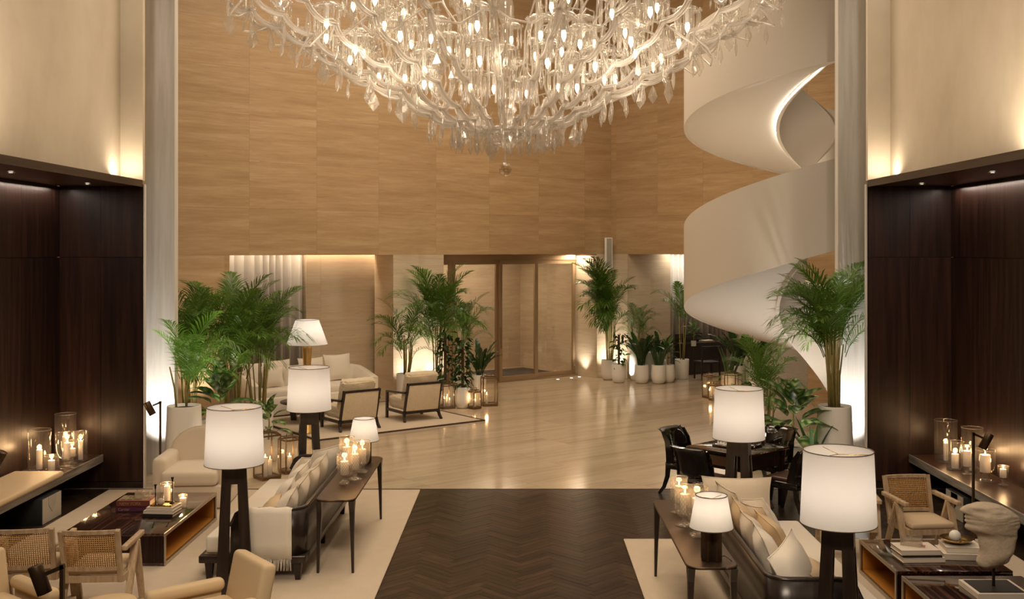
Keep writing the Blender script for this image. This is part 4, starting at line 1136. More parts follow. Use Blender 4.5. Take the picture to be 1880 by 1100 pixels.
# ================================================================== CANDLES, GLASSES, LANTERNS
def candle(label, x, y, z, r, h, energy=0, group=None):
    C = thing('candle', label, 'candle', (x, y, z), 0, group)
    part('wax', MB().lathe([(.001, 0), (r, 0), (r, h), (r * .85, h + .003), (r * .5, h - .006), (.001, h - .006)], 16), WAX, C)
    part('wick', MB().cyl((0, 0, h - .008), .0015, .018, 5), INK, C)
    part('flame', MB().lathe([(.001, h + .006), (.006, h + .014), (.008, h + .022), (.005, h + .038), (.001, h + .052)], 8), FLAME, C)
    if energy: light('POINT', (x, y, z + h + .04), energy, (1.0, .60, .28), .03, name='candle_light')
    return C
def glass_body(prof, t=.004):
    """closed outer and inner skin from an outer profile (bottom to rim)"""
    return prof
def hurricane(kind, label, x, y, z, r, h, m=GLASS, group=None, ch=None, cr=.035, energy=0, clabel=None):
    G = thing('hurricane_glass', label, 'candle glass', (x, y, z), 0, group)
    if kind == 'cylinder':
        part('glass_body', MB().lathe([(.001, .004), (r - .004, .004), (r, .008), (r, h)], 32), m, G)
        part('glass_base', MB().lathe([(.001, .0), (r, .0), (r, .014), (.001, .014)], 32), m, G)
        part('glass_rim', MB().lathe([(r - .003, h - .003), (r + .003, h - .003), (r + .003, h + .003), (r - .003, h + .003)], 32, close=True), CUTG, G)
        cz = .016
    else:                                          # stemmed: square or round foot, knop, bowl
        fh = .05 + .1 * h
        if kind == 'square': part('foot', MB().rbox((0, 0, .011), (r * 1.25, r * 1.25, .022), .005, 1).rbox((0, 0, .028), (r * .8, r * .8, .014), .004, 1), CUTG, G)
        else: part('foot', MB().lathe([(.001, 0), (r * .95, 0), (r * .95, .008), (r * .4, .022), (.001, .03)], 24), m if m is GLASS else CUTG, G)
        part('stem', MB().lathe([(r * .35, .02), (r * .22, .03), (r * .34, fh * .6), (r * .22, fh * .85), (r * .45, fh)], 16), CUTG, G)
        if kind == 'bell': bp_ = [(.001, fh), (r * .6, fh + .005), (r * .98, fh + .10 * h), (r * 1.04, fh + .25 * h), (r * .95, fh + .5 * h), (r * .92, h * .9), (r, h)]
        else: bp_ = [(.001, fh), (r * .5, fh + .006), (r * .82, fh + .12 * h), (r * .97, fh + .30 * h), (r, fh + .5 * h), (r, h)]
        part('glass_body', MB().lathe(bp_, 32), m, G)
        if m is CUTG:                               # cut diamonds: crossed raised ribs
            cut = MB()
            for k in range(20):
                for d in (1, -1):
                    pts = []
                    for q in range(9):
                        t = q / 8; zz = fh + .05 * h + (h * .86 - fh) * t
                        rr = r
                        for (ra, za), (rb, zb) in zip(bp_[:-1], bp_[1:]):
                            if za <= zz <= zb: rr = ra + (rb - ra) * (zz - za) / max(1e-6, zb - za)
                        a = 2 * pi * k / 20 + d * t * 1.6
                        pts.append(((rr + .001) * cos(a), (rr + .001) * sin(a), zz))
                    cut.tube(pts, .0016, 3)
            stuff('cut_ribs', cut, CUTG, G)
        part('glass_rim', MB().lathe([(r - .003, h - .003), (r + .003, h - .003), (r + .003, h + .003), (r - .003, h + .003)], 32, close=True), CUTG, G)
        cz = fh + .02
    if ch: candle(clabel or ('lit white candle inside the ' + label), x, y, z + cz, cr, ch, energy)
    return G
# left console
zt = .772
hurricane('square', 'diamond cut crystal goblet nearest us on the left console', -1.905, 11.45, zt, .082, .32, CUTG, None, .14, .045, 1.3, 'lit candle in the nearest goblet on the left console')
hurricane('round', 'clear footed crystal vase second on the left console', -1.83, 11.68, zt, .085, .36, CUTG, None, .17, .045, 1.3, 'tall lit candle in the second vase on the left console')
hurricane('square', 'diamond cut crystal goblet closest to the left table lamp', -1.80, 12.02, zt, .090, .36, CUTG, None, .16, .045, 1.3, 'lit candle in the goblet closest to left table lamp')
hurricane('square', 'tallest ribbed crystal goblet at the back of the left console', -1.955, 11.90, zt, .085, .43, CUTG, None, .20, .045, 1.3, 'lit candle in the tallest ribbed goblet, left console')
# right console
hurricane('bell', 'bell shaped clear crystal goblet farthest along the right console', 1.515, 10.20, zt, .085, .34, CUTG, None, .15, .045, 1.3, 'lit candle in the bell shaped goblet, right console')
hurricane('bell', 'diamond cut crystal goblet second along the right console', 1.50, 9.73, zt, .095, .36, CUTG, None, .18, .045, 1.3, 'lit candle in the second goblet on the right console')
hurricane('square', 'tall ribbed crystal goblet just behind the right table lamp', 1.55, 9.36, zt, .095, .44, CUTG, None, .22, .045, 1.3, 'lit candle in the ribbed goblet behind right table lamp')
# left bench
zb = .472
hurricane('cylinder', 'wide clear glass cylinder by the wall on the left bench', -6.17, 13.60, zb, .14, .52, GLASS, None, .245, .038, 3.5, 'lit candle in the wide cylinder by the wall, left bench')
hurricane('cylinder', 'short clear glass jar at the front of the left bench', -5.97, 13.50, zb, .09, .21, GLASS, None, .13, .040, 3.0, 'short lit candle in the front jar, left bench')
hurricane('round', 'big footed clear glass bowl in the middle of left bench candles', -5.90, 13.80, zb, .145, .44, GLASS, None, .20, .038, 3.0, 'lit candle in the big footed bowl, left bench')
hurricane('cylinder', 'tallest clear glass cylinder in the corner of the left bench', -6.12, 14.26, zb, .135, .62, GLASS, None, .30, .040, 3.0, 'tall lit candle in the corner cylinder, left bench')
hurricane('cylinder', 'clear glass cylinder at the right end of left bench candles', -5.90, 14.22, zb, .088, .39, GLASS, None, .25, .03, 2.5, 'slim lit candle in the right end cylinder, left bench')
hurricane('round', 'clear footed goblet with low candle behind the big bowl, left bench', -5.93, 14.02, zb, .075, .30, GLASS, None, .10, .045, 2.5, 'low lit candle in the goblet behind the big bowl')
# right bench
hurricane('cylinder', 'tallest clear glass cylinder at the far end of right bench', 5.66, 14.16, zb, .145, .55, GLASS, None, .23, .03, 3.0, 'lit candle in the tallest cylinder on the right bench')
hurricane('cylinder', 'shorter clear glass cylinder at the bench front, right side', 5.58, 13.66, zb, .105, .36, GLASS, None, .18, .045, 3.0, 'thick lit candle in the shorter cylinder, right bench')
hurricane('round', 'clear footed goblet in the middle of the right bench candles', 5.60, 13.34, zb, .085, .36, GLASS, None, .19, .048, 3.0, 'thick lit candle in the middle goblet, right bench')
hurricane('cylinder', 'wide tall clear glass cylinder against the right alcove wall', 5.74, 13.52, zb, .13, .56, GLASS, None, .22, .035, 2.5, 'lit candle in the wide cylinder against right wall')
hurricane('round', 'wide footed clear glass bowl nearest the reading lamp, right bench', 5.67, 12.98, zb, .12, .38, GLASS, None, .21, .062, 3.0, 'very thick lit candle in the wide bowl, right bench')
hurricane('round', 'smallest footed clear glass at the near end of right bench candles', 5.78, 12.74, zb, .062, .23, GLASS, None, .10, .038, 2.5, 'small lit candle in the smallest footed glass, right bench')

# bench cushion and storage boxes
bc = part('bench_cushion', MB().rbox((-6.015, 10.9, .505), (.62, 4.7, .07), .03, 3), CREAML); tag(bc, 'long cream leather seat pad on the left timber bench', 'bench cushion')
def box_thing(label, x, y, sx, w=.55, d=.52, h=.31):
    B = thing('storage_box', label, 'box', (x, y, 0))
    part('body', MB().rbox((0, 0, h / 2), (w, d, h), .006, 1), CHARC, B)
    part('side_panel', MB().box((sx * (w / 2 + .003), 0, h / 2), (.006, d - .01, h - .012)), GREYBOX, B)
    part('flap', MB().prism([(-.10, .0), (.10, .0), (.10, -.10), (.0, -.20), (-.10, -.10)], 0, .005, T=Matrix.Translation((sx * (w / 2 + .006), 0, h - .004)) @ Matrix.Rotation(R(90), 4, 'Z') @ Matrix.Rotation(R(90), 4, 'X')), GREYM, B)
    part('handle', MB().tube([(-.03, -.12, h), (-.03, -.11, h + .025), (-.03, 0, h + .035), (-.03, .11, h + .025), (-.03, .12, h)], .010, 6), IRON, B)
    return B
box_thing('dark box with grey front panel under the left bench', -6.00, 12.95, 1)
box_thing('dark box with pale front panel under the right bench', 5.60, 13.05, -1)

# lanterns
def lantern(label, x, y, rz, w, h, z=0.0, m=None, candles=((0, 0, .03, .16),), energy=2.5, sides=4, where=''):
    m = m or BRONZEL
    L = thing('lantern', label, 'lantern', (x, y, z), rz); ap = w / 2 / cos(pi / sides); t = .018
    def ring(zz, hh, k=1.0):
        mm = MB()
        P = [(ap * k * cos(2 * pi * (i + .5) / sides), ap * k * sin(2 * pi * (i + .5) / sides)) for i in range(sides)]
        for i in range(sides):
            a, b = P[i], P[(i + 1) % sides]; mm.bar((a[0], a[1], zz), (b[0], b[1], zz), t, hh)
        return mm
    P = [(ap * cos(2 * pi * (i + .5) / sides), ap * sin(2 * pi * (i + .5) / sides)) for i in range(sides)]
    part('base_plate', MB().prism([(p[0] * 1.03, p[1] * 1.03) for p in P], .0, .025).prism([(p[0] * .9, p[1] * .9) for p in P], .025, .035), m, L)
    part('bottom_frame', ring(.045, .02), m, L); part('top_frame', ring(h - .07, .02), m, L)
    for i in range(sides):
        part('post', MB().box((P[i][0], P[i][1], h / 2 - .02), (t, t, h - .08), 2 * pi * (i + .5) / sides), m, L)
        a, b = P[i], P[(i + 1) % sides]
        part('pane', MB().bar((a[0] * .97, a[1] * .97, h / 2 - .015), (b[0] * .97, b[1] * .97, h / 2 - .015), .004, h - .12), GLASS, L)
    part('roof', MB().prism([(p[0] * .72, p[1] * .72) for p in P], h - .035, h - .022), m, L)
    rs = MB()
    for p in P: rs.bar((p[0], p[1], h - .065), (p[0] * .72, p[1] * .72, h - .03), .012, .012)
    part('roof_ribs', rs, m, L)
    part('handle', MB().tube([(-.05, 0, h - .022), (-.05, 0, h + .01), (0, 0, h + .02), (.05, 0, h + .01), (.05, 0, h - .022)], .007, 6), m, L)
    for k, (cx_, cy_, cr, ch) in enumerate(candles):
        p = Matrix.Rotation(rz, 3, 'Z') @ Vector((cx_, cy_, 0))
        wd = ['', 'second '][k] if k < 2 else 'third '
        candle(wd + 'lit candle inside the ' + where, x + p.x, y + p.y, z + .036, cr, ch, energy if k == 0 else 0)
    return L
lantern('large bronze lantern on the marble behind the left floor lamp', -3.66, 15.30, R(40), .28, .70, candles=((-.03, 0, .035, .27), (.07, .05, .03, .22)), where='large bronze lantern by the cream armchair')
lantern('narrower bronze lantern tucked behind the large one, left side', -3.43, 15.72, R(40), .24, .56, candles=((0, 0, .03, .2),), where='narrower lantern tucked behind the large one')
lantern('bronze lantern left of the ivy planter beside shearling chair', -1.56, 22.05, R(30), .27, .55, candles=((-.05, 0, .03, .17), (.05, .05, .03, .2), (.06, -.04, .025, .14)), where='lantern left of the ivy planter')
lantern('smallest bronze lantern right of the ivy planter', -.965, 22.0, R(40), .19, .42, candles=((-.02, 0, .022, .15), (.03, .02, .02, .12)), where='smallest lantern right of the ivy planter')
lantern('tall bronze lantern in front of the glass doors', -.68, 22.45, R(12), .30, .66, candles=((-.05, 0, .026, .20),), where='tall lantern in front of glass doors')
lantern('tall narrow bronze lantern at the left of the group under the stair', 4.20, 23.60, R(20), .25, .55, candles=((0, 0, .03, .16),), where='tall narrow lantern under the stair')
lantern('smallest bronze lantern in front of the group under the stair', 4.24, 23.22, R(35), .2, .40, candles=((0, 0, .03, .14),), where='smallest lantern under the stair')
lantern('wide six sided bronze lantern of the group under the stair', 4.62, 23.35, R(10), .40, .62, sides=6, candles=((0, 0, .035, .18),), where='six sided lantern under the stair')

# ================================================================== TABLE TOP THINGS
def book(label, x, y, z, w, d, h, rz, cover, band_=None):
    B = thing('book', label, 'book', (x, y, z), R(rz))
    part('cover', MB().box((0, 0, .002), (w, d, .004)).box((0, 0, h - .002), (w, d, .004)).box((0, -d / 2 + .002, h / 2), (w, .004, h)), cover, B)
    part('pages', MB().box((0, .004, h / 2), (w - .012, d - .014, h - .008)), PAGES, B)
    return B
def text(name, body, size, m, parent, loc, rot, ext=.0006):
    cu = bpy.data.curves.new(name, 'FONT'); cu.body = body; cu.size = size; cu.extrude = ext; cu.align_x = 'CENTER'; cu.align_y = 'CENTER'
    t = bpy.data.objects.new(name, cu); COL.objects.link(t)
    me = bpy.data.meshes.new_from_object(t.evaluated_get(bpy.context.evaluated_depsgraph_get()))
    bpy.data.objects.remove(t); me.name = name
    return part(name, me, m, parent, loc, rot)
zl = .357
b1 = book('plum coffee table book at the bottom of the left stack', -4.36, 12.05, zl, .38, .29, .058, 3, PURC)
text('spine_lettering', 'Cartier', .044, GILT, b1, (-.10, -.1465, .029), (R(90), 0, 0)); part('spine_print', MB().box((.08, -.1456, .029), (.085, .0012, .009)), REDC, b1)
b2 = book('oxblood coffee table book with large spine lettering, left stack', -4.36, 12.05, zl + .059, .37, .285, .062, 3, REDC)
text('spine_lettering', 'NEW YORK', .046, GILT, b2, (-.03, -.144, .031), (R(90), 0, 0))
part('cover_print', MB().box((-.02, .02, .0625), (.32, .23, .001)), OLIVEC, b2)
text('cover_lettering', 'NEW', .085, INK, b2, (-.04, .085, .0632), (0, 0, 0)); text('cover_lettering', 'YORK', .075, INK, b2, (.0, .01, .0632), (0, 0, 0))
part('cover_print_bars', MB().box((-.13, -.07, .0633), (.05, .03, .0006)).box((-.06, -.07, .0633), (.06, .03, .0006)).box((.03, -.07, .0633), (.09, .03, .0006)), INK, b2)
gt = thing('glass_tray', 'small square clear glass dish on the oxblood book', 'glass dish', (-4.30, 12.08, zl + .123), R(8))
part('base', MB().rbox((0, 0, .008), (.16, .13, .015), .004, 1), CUTG, gt)
for sx_, sy_, w_, d_ in ((0, -.062, .16, .008), (0, .062, .16, .008), (-.076, 0, .008, .13), (.076, 0, .008, .13)):
    part('side', MB().box((sx_, sy_, .045), (w_, d_, .065)), CUTG, gt)
part('stopper', MB().lathe([(.001, .015), (.018, .015), (.012, .04), (.022, .06), (.014, .08), (.001, .085)], 8), CUTG, gt)
book('black book at the bottom of the tray stack, left coffee table', -3.98, 11.78, zl, .34, .27, .035, -4, BLACKC)
book('pale book under the brass tray, left coffee table', -3.98, 11.79, zl + .036, .33, .265, .034, -4, PAPER)
book('cream book directly beneath the brass tray, left coffee table', -3.97, 11.80, zl + .071, .30, .25, .03, -4, PAPER)
zt2 = zl + .102
tr = thing('brass_tray', 'small brass tray holding candlesticks on the left coffee table', 'tray', (-3.97, 11.81, zt2), R(-4))
part('tray_base', MB().box((0, 0, .003), (.24, .20, .006)), BRASS, tr)
part('tray_rim', MB().box((0, -.099, .012), (.24, .004, .018)).box((0, .099, .012), (.24, .004, .018)).box((-.119, 0, .012), (.004, .198, .018)).box((.119, 0, .012), (.004, .198, .018)), BRASS, tr)
def stick(label, x, y, z, h):
    part_ = part('candlestick', MB().lathe([(.001, 0), (.035, 0), (.034, .006), (.010, .016), (.006, .03), (.006, h * .55), (.009, h * .57), (.005, h * .6), (.005, h - .05), (.010, h - .045), (.011, h - .02), (.016, h - .012), (.016, h), (.001, h)], 14), IRON, None, (x, y, z))
    return tag(part_, label, 'candlestick')
stick('taller thin black candlestick at the back of the brass tray', -3.895, 11.86, zt2 + .007, .29)
stick('shorter thin black candlestick at the front of brass tray', -4.045, 11.745, zt2 + .007, .235)
ball_ = part('stone_ball', MB().lathe([(.04 * sin(pi * k / 12) + .0002, .04 - .04 * cos(pi * k / 12)) for k in range(13)], 20), STONE, None, (-3.99, 11.755, zt2 + .007)); tag(ball_, 'grey stone ball between the candlesticks on brass tray', 'ball')
hurricane('cylinder', 'tall clear glass with lit pillar candle behind the brass tray', -4.05, 12.15, zl, .075, .27, GLASS, None, .22, .035, 3.0, 'tall lit pillar candle in glass on left coffee table')
hurricane('cylinder', 'small clear tumbler with glowing candle behind the brass tray', -3.86, 12.12, zl, .05, .14, GLASS, None, .09, .036, 3.0, 'short lit candle in tumbler on left coffee table')

# right coffee tables
book('white book at the bottom of the left stack, right coffee table', 3.78, 10.12, zl, .40, .30, .042, 2, PAPER)
part('dust_jacket', MB().box((3.76, 10.12, 0), (.001, .001, .001)), BLACKC) if False else None
b4 = book('white book with pink floral cover, top of left stack on right table', 3.76, 10.14, zl + .062, .37, .29, .045, 2, PAPER)
part('floral_print', MB().prism([(.07 + .035 * cos(a) * (1 + .4 * sin(3 * a)), .01 + .05 * sin(a) * (1 + .3 * cos(4 * a))) for a in [2 * pi * k / 20 for k in range(20)]], .0455, .0462), plain('faded_rose', (.42, .18, .15), .7), b4)
book('black middle book of the left stack, right coffee table', 3.77, 10.13, zl + .043, .375, .29, .018, 2, BLACKC)
gb = thing('glass_box', 'clear cut glass box standing on the floral book', 'glass box', (3.74, 10.18, zl + .109), R(-28))
for sx_, sy_, w_, d_ in ((0, -.05, .19, .006), (0, .05, .19, .006), (-.092, 0, .006, .1), (.092, 0, .006, .1)):
    part('side', MB().box((sx_, sy_, .045), (w_, d_, .085)), CUTG, gb)
part('base', MB().box((0, 0, .004), (.19, .106, .008)), CUTG, gb)
part('glass_drop', MB().lathe([(.001, .008), (.016, .012), (.02, .03), (.008, .06), (.012, .075), (.001, .10)], 8), CUTG, gb)
book('large pale box book at the bottom of right stack, right table', 4.21, 10.20, zl, .38, .32, .055, -6, PAPER)
book('pale book under the brass bowl, right coffee table', 4.23, 10.23, zl + .056, .34, .29, .05, -6, PAPER)
bw = part('brass_bowl', MB().lathe([(.001, .004), (.04, .004), (.045, 0), (.05, .006), (.11, .022), (.155, .05), (.152, .053), (.105, .028), (.04, .012), (.001, .012)], 30), BRASS, None, (4.20, 10.26, zl + .107)); tag(bw, 'shallow brass bowl holding a white stone ball, right coffee table', 'bowl')
sb = part('stone_ball', MB().lathe([(.055 * sin(pi * k / 14) + .0002, .055 - .055 * cos(pi * k / 14)) for k in range(15)], 22), WHITEP, None, (4.19, 10.26, zl + .121)); tag(sb, 'white stone ball lying in the brass bowl', 'ball')

# stone bust fragment on a stand
bs = thing('stone_bust', 'weathered stone head fragment on a black stand, right foreground', 'sculpture', (4.06, 9.13, zl), R(0))
part('stand_plate', MB().box((0, 0, .0225), (.44, .40, .045)), PAPER, bs); part('stand_top', MB().box((0, 0, .0475), (.38, .34, .005)), INK, bs)
part('post', MB().cyl((0, 0, .05), .013, .17, 12), IRON, bs)
rows = [(348, 848, 900, .03), (354, 812, 965, .07), (362, 770, 1005, .09), (372, 722, 1040, .105), (384, 700, 1075, .112), (396, 684, 1098, .12), (408, 677, 1118, .126), (420, 682, 1134, .13), (431, 700, 1147, .134), (440, 724, 1157, .137),
        (449, 733, 1163, .139), (458, 722, 1167, .14), (468, 716, 1170, .14), (476, 728, 1171, .14), (483, 734, 1172, .14), (491, 720, 1173, .14), (501, 718, 1174, .14), (511, 732, 1175, .138), (523, 737, 1175, .137), (537, 724, 1174, .135), (552, 722, 1172, .131),
        (567, 732, 1168, .127), (582, 756, 1162, .122), (598, 796, 1152, .115), (614, 822, 1140, .108), (634, 832, 1134, .104), (664, 834, 1140, .104), (704, 842, 1157, .11), (745, 850, 1172, .116), (772, 843, 1152, .116), (800, 830, 1122, .11), (828, 819, 1088, .095), (852, 820, 1050, .08), (876, 834, 1002, .058), (896, 868, 950, .03)]
S_ = 9.13 / 1950 / 4.58; vs = []; fs = []; NA = 28; rnd = random.Random(3)
for ri, (py, l0, r_, ty) in enumerate(rows):
    nb = rows[max(0, ri - 4):ri + 5]; l = sum(q[1] for q in nb) / len(nb) if 3 < ri < 18 else l0; r_ = sum(q[2] for q in nb) / len(nb) if 2 < ri < 31 else r_
    cxp, hw = (l + r_) / 2, (r_ - l) / 2
    for k in range(NA):
        a = 2 * pi * k / NA; ca, sa = cos(a), sin(a)
        xx = (cxp - 965) * S_ + hw * S_ * (abs(ca) ** .85) * (1 if ca > 0 else -1)
        xx += (l0 - l) * S_ * max(0, -ca) ** 5
        f_ = 1 if ca > -.2 else 1 - .55 * ((-ca - .2) / .8)               # the face side narrows towards the profile
        yy = ty * (abs(sa) ** .8) * (1 if sa > 0 else -1) * f_
        # eye hollow, cheek, curls and broken surface
        yy *= 1 - .42 * math.exp(-((py - 408) / 22) ** 2 - ((xx + .165) / .04) ** 2)
        yy *= 1 + .06 * math.exp(-((py - 384) / 10) ** 2 - ((xx + .17) / .05) ** 2)
        yy *= 1 + .12 * math.exp(-((py - 470) / 45) ** 2 - ((xx + .06) / .07) ** 2)
        j = .012 * (sin(9 * xx * 20 + py * .09) * cos(py * .11 + 5 * sa)) if (ca > 0.0 and 380 < py < 620) else .003 * sin(py * .3 + 40 * xx)
        vs.append((xx + j * .5, yy + j * (1 if sa > 0 else -1), .20 + (900 - py) * S_))
m_ = len(rows)
for i in range(m_ - 1):
    for k in range(NA): fs.append((i * NA + k, (i + 1) * NA + k, (i + 1) * NA + (k + 1) % NA, i * NA + (k + 1) % NA))
fs.append(tuple(range(NA))); fs.append(tuple(reversed(range((m_ - 1) * NA, m_ * NA))))
ho = part('stone_head', MB().add(vs, fs, True), STONE, bs)
su = ho.modifiers.new('s', 'SUBSURF'); su.levels = 1; su.render_levels = 1
tx = bpy.data.textures.new('chips', 'CLOUDS'); tx.noise_scale = .05; dm = ho.modifiers.new('d', 'DISPLACE'); dm.texture = tx; dm.strength = .009; dm.mid_level = .5

# ================================================================== DESK AREA UNDER THE STAIR
DO = Vector((4.30, 27.80, 0))                  # its near left corner
def deskp(x, y): q = DO + D1 * x + D2 * y; return q.x, q.y
dk = thing('desk', 'dark wooden reception desk before the sheer curtain', 'desk', tuple(DO), ROT)
part('front_panel', MB().box((.80, .02, .39), (1.56, .04, .78)), ESPR, dk); part('side_panel', MB().box((.02, .21, .39), (.04, .34, .78)), ESPR, dk)
part('desktop', MB().rbox((.80, .20, .80), (1.64, .44, .04), .006, 1), ESPR, dk); part('end_panel', MB().box((1.58, .21, .39), (.04, .34, .78)), ESPR, dk)
part('privacy_screen', MB().box((.55, .40, .93), (1.0, .03, .24)), ESPR, dk)
x, y = deskp(-.02, .22)
dl = thing('desk_lamp', 'thin silver desk lamp bent over the dark desk', 'desk lamp', (x + .06, y, .82), ROT)
part('foot', MB().box((0, 0, .008), (.12, .1, .016)), TRIMSTEEL, dl); part('stem', MB().tube([(0, 0, .01), (0, 0, .42), (.03, 0, .45), (.42, 0, .45)], .008, 6), TRIMSTEEL, dl); part('lamp_head', MB().box((.34, 0, .44), (.2, .05, .02)), TRIMSTEEL, dl)
x, y = deskp(1.0, .18); book('open pale papers lying on the dark desk', x, y, .82, .34, .24, .04, 30, PAPER)
dc = thing('desk_chair', 'dark square backed chair pulled up to the desk', 'chair', (4.72, 27.0, 0), R(15))
for sx_ in (-1, 1):
    for sy_ in (-1, 1): part('leg', MB().box((sx_ * .24, sy_ * .23, .36 if sy_ < 0 else .22), (.035, .035, .72 if sy_ < 0 else .44)), ESPR, dc)
part('seat', MB().rbox((0, 0, .44), (.52, .5, .05), .02, 2), INK, dc); part('backrest', MB().rbox((0, -.24, .70), (.52, .04, .32), .015, 2), INK, dc)
# loudspeaker high on the corner
p = CORNER + D1 * -.26 - D2 * .20
spk = thing('loudspeaker', 'slim grey column loudspeaker mounted at the stone corner', 'speaker', (p.x, p.y, 2.80), R(-10))
part('cabinet', MB().rbox((0, 0, .40), (.20, .16, .80), .012, 1), WHITEP, spk); part('grille', MB().box((.02, -.082, .40), (.13, .008, .76)), GREYM, spk); part('bracket', MB().box((0, .1, .40), (.06, .08, .3)), IRON, spk)
# little recessed uplights in the floor by the doors
for i, (s, y_) in enumerate(((-1.5, .35), (-1.05, .35), (-.72, .42), (-.35, -.16), (.15, -.45))):
    p = CORNER + D1 * s + D2 * y_
    o = thing('floor_uplight', ['first', 'second', 'third', 'fourth', 'last'][i] + ' recessed floor light counting from the glass doors to the corner', 'floor light', (p.x, p.y, 0))
    part('bezel', MB().lathe([(.055, 0), (.055, .005), (.04, .005), (.04, 0)], 16), TRIMSTEEL, o); part('lens', MB().cyl((0, 0, 0), .039, .004, 14), LED, o)
# ================================================================== PLANTS
def frond_mesh(name, L, n, llen, lw, e0, bend, m, seed=0, start=.16, stem_r=.007, droop=.5):
    rnd = random.Random(seed); mb = MB(); N = 14
    pts = [(0, 0, 0)]; tg = []
    for i in range(N):
        t = i / N; a = e0 - bend * t ** 1.35; tg.append((cos(a), sin(a)))
        pts.append((pts[-1][0] + cos(a) * L / N, 0, pts[-1][2] + sin(a) * L / N))
    tg.append(tg[-1])
    mb.tube(pts, [stem_r * (1 - .8 * i / N) for i in range(N + 1)], 4)
    vs = []; fs = []
    for k in range(n):
        t = start + (1 - start) * (k + .5) / n
        i = min(N - 1, int(t * N)); f = t * N - i
        p = Vector(pts[i]).lerp(Vector(pts[i + 1]), f); T = Vector((tg[i][0], 0, tg[i][1])); U = Vector((-tg[i][1], 0, tg[i][0]))
        ln = llen * (sin(pi * min(.97, .16 + .80 * (t - start) / (1 - start))) ** .75) * rnd.uniform(.88, 1.1)
        fa = R(58 - 34 * t + rnd.uniform(-6, 6)); up = R(rnd.uniform(12, 34))
        for s in (-1, 1):
            d = (T * cos(fa) + Vector((0, s, 0)) * sin(fa) * cos(up) + U * sin(fa) * sin(up)).normalized()
            wv = d.cross(U).normalized() * lw / 2
            m1 = p + d * ln * .5; tip = p + d * ln + Vector((0, 0, -droop * ln * .35))
            b = len(vs)
            vs += [tuple(p - wv * .4), tuple(p + wv * .4), tuple(m1 + wv), tuple(m1 - wv), tuple(tip)]
            fs += [(b, b + 1, b + 2, b + 3), (b + 3, b + 2, b + 4)]
    mb.add(vs, fs, False)
    me = mb.mesh(name); me.materials.append(m)
    return me
FR = {}
def fronds(m, key):
    if key not in FR:
        FR[key] = [frond_mesh('frond', 1.0, 31, .34, .0150, R(84), R(62), m, 1, droop=.7), frond_mesh('frond', 1.0, 32, .38, .0150, R(80), R(100), m, 2, droop=.9), frond_mesh('frond', 1.0, 31, .40, .0150, R(76), R(128), m, 3, droop=1.0), frond_mesh('frond', 1.0, 29, .36, .0145, R(70), R(152), m, 4, droop=1.0)]
    return FR[key]
def pot(parent, r, h, kind='egg', rt=None):
    if kind == 'cone':
        pr = [(.001, 0), (r * 1.12, 0), (r * 1.15, .02), (r * 1.12, h * .3), (r * 1.0, h - .01), (r * .985, h), (r * .93, h), (r * .93, h - .05), (.001, h - .05)]
    elif kind == 'egg':
        pr = [(.001, 0), (r * .62, 0), (r * .82, h * .07), (r * .98, h * .28), (r, h * .5), (r * .96, h * .8), (r * .92, h - .008), (r * .90, h), (r * .84, h), (r * .84, h - .03), (.001, h - .03)]
    else:
        pr = [(.001, 0), (r * .93, 0), (r * .95, .015), (r, h - .005), (r * .985, h), (r * .92, h), (r * .92, h - .04), (.001, h - .04)]
    p = part('planter', MB().lathe(pr, 32), WHITEP, parent)
    part('soil', MB().lathe([(.001, h - .035), (r * .85, h - .04)], 20), SOIL, p)
    return p
def free(x, y):                                # clear of the stone walls, the lounge flanks and the piers
    q = Vector((x, y, 0)) - CORNER; s1, d1 = q.dot(D1), q.dot(D2); s2 = -d1
    if d1 > -.04 and s1 < -.3: return False
    if s1 > -.04 and not (.72 < s2 < 6.0): return False
    d = abs(x + .22)
    return not (d > 4.92 and y < 14.95) and not (4.80 < d < 5.36 and y > 15.58 and y < 15.86)
def palm(label, x, y, r, ph, H, n=26, stems=8, spread=1.0, key='dark', m=None, seed=1, kind='cone', low=.30, lmin=.42, lmax=.62, z=0.0):
    rnd = random.Random(seed); P = thing('potted_palm', label, 'palm', (x, y, z)); pot(P, r, ph, kind)
    FM = fronds(m or PALM, key); g = H - ph
    for k in range(stems):
        a = rnd.uniform(0, 2 * pi); rr = r * rnd.uniform(.15, .6); b = Vector((rr * cos(a), rr * sin(a), ph - .05)); top = Vector((rr * 1.9 * cos(a), rr * 1.9 * sin(a), ph + g * rnd.uniform(.42, .62)))
        mid = b.lerp(top, .5) + Vector((rnd.uniform(-.02, .02), rnd.uniform(-.02, .02), 0))
        part('stem', MB().tube([tuple(b), tuple(mid), tuple(top)], [.016, .013, .009], 6), CANES, P)
    for k in range(n):
        q = (k + .5) / n; a = k * 2.39996 + rnd.uniform(-.35, .35)
        zz = ph + g * (low + (.56 - low) * q); rr = r * (.75 - .4 * q)
        vi = 0 if q > .72 else (1 if q > .42 else (2 if q > .16 else 3))
        if rnd.random() < .25: vi = max(0, vi - 1)
        s = g * rnd.uniform(lmin, lmax) * (1.0 if q > .3 else .85)
        reach = s * spread * (.30, .58, .74, .80)[vi] + .06
        for tr_ in range(14):
            if all(free(x + (reach * f_ + rr) * cos(a + da), y + (reach * f_ + rr) * sin(a + da)) for f_ in (.5, 1) for da in (-.3, 0, .3)): break
            a += .9
            if tr_ > 7: s *= .88; reach *= .88
        part('frond', FM[vi], None, P, (rr * cos(a), rr * sin(a), zz), (rnd.uniform(-.12, .12), rnd.uniform(-.10, .10), a), (s * spread, s * spread, s))
    return P
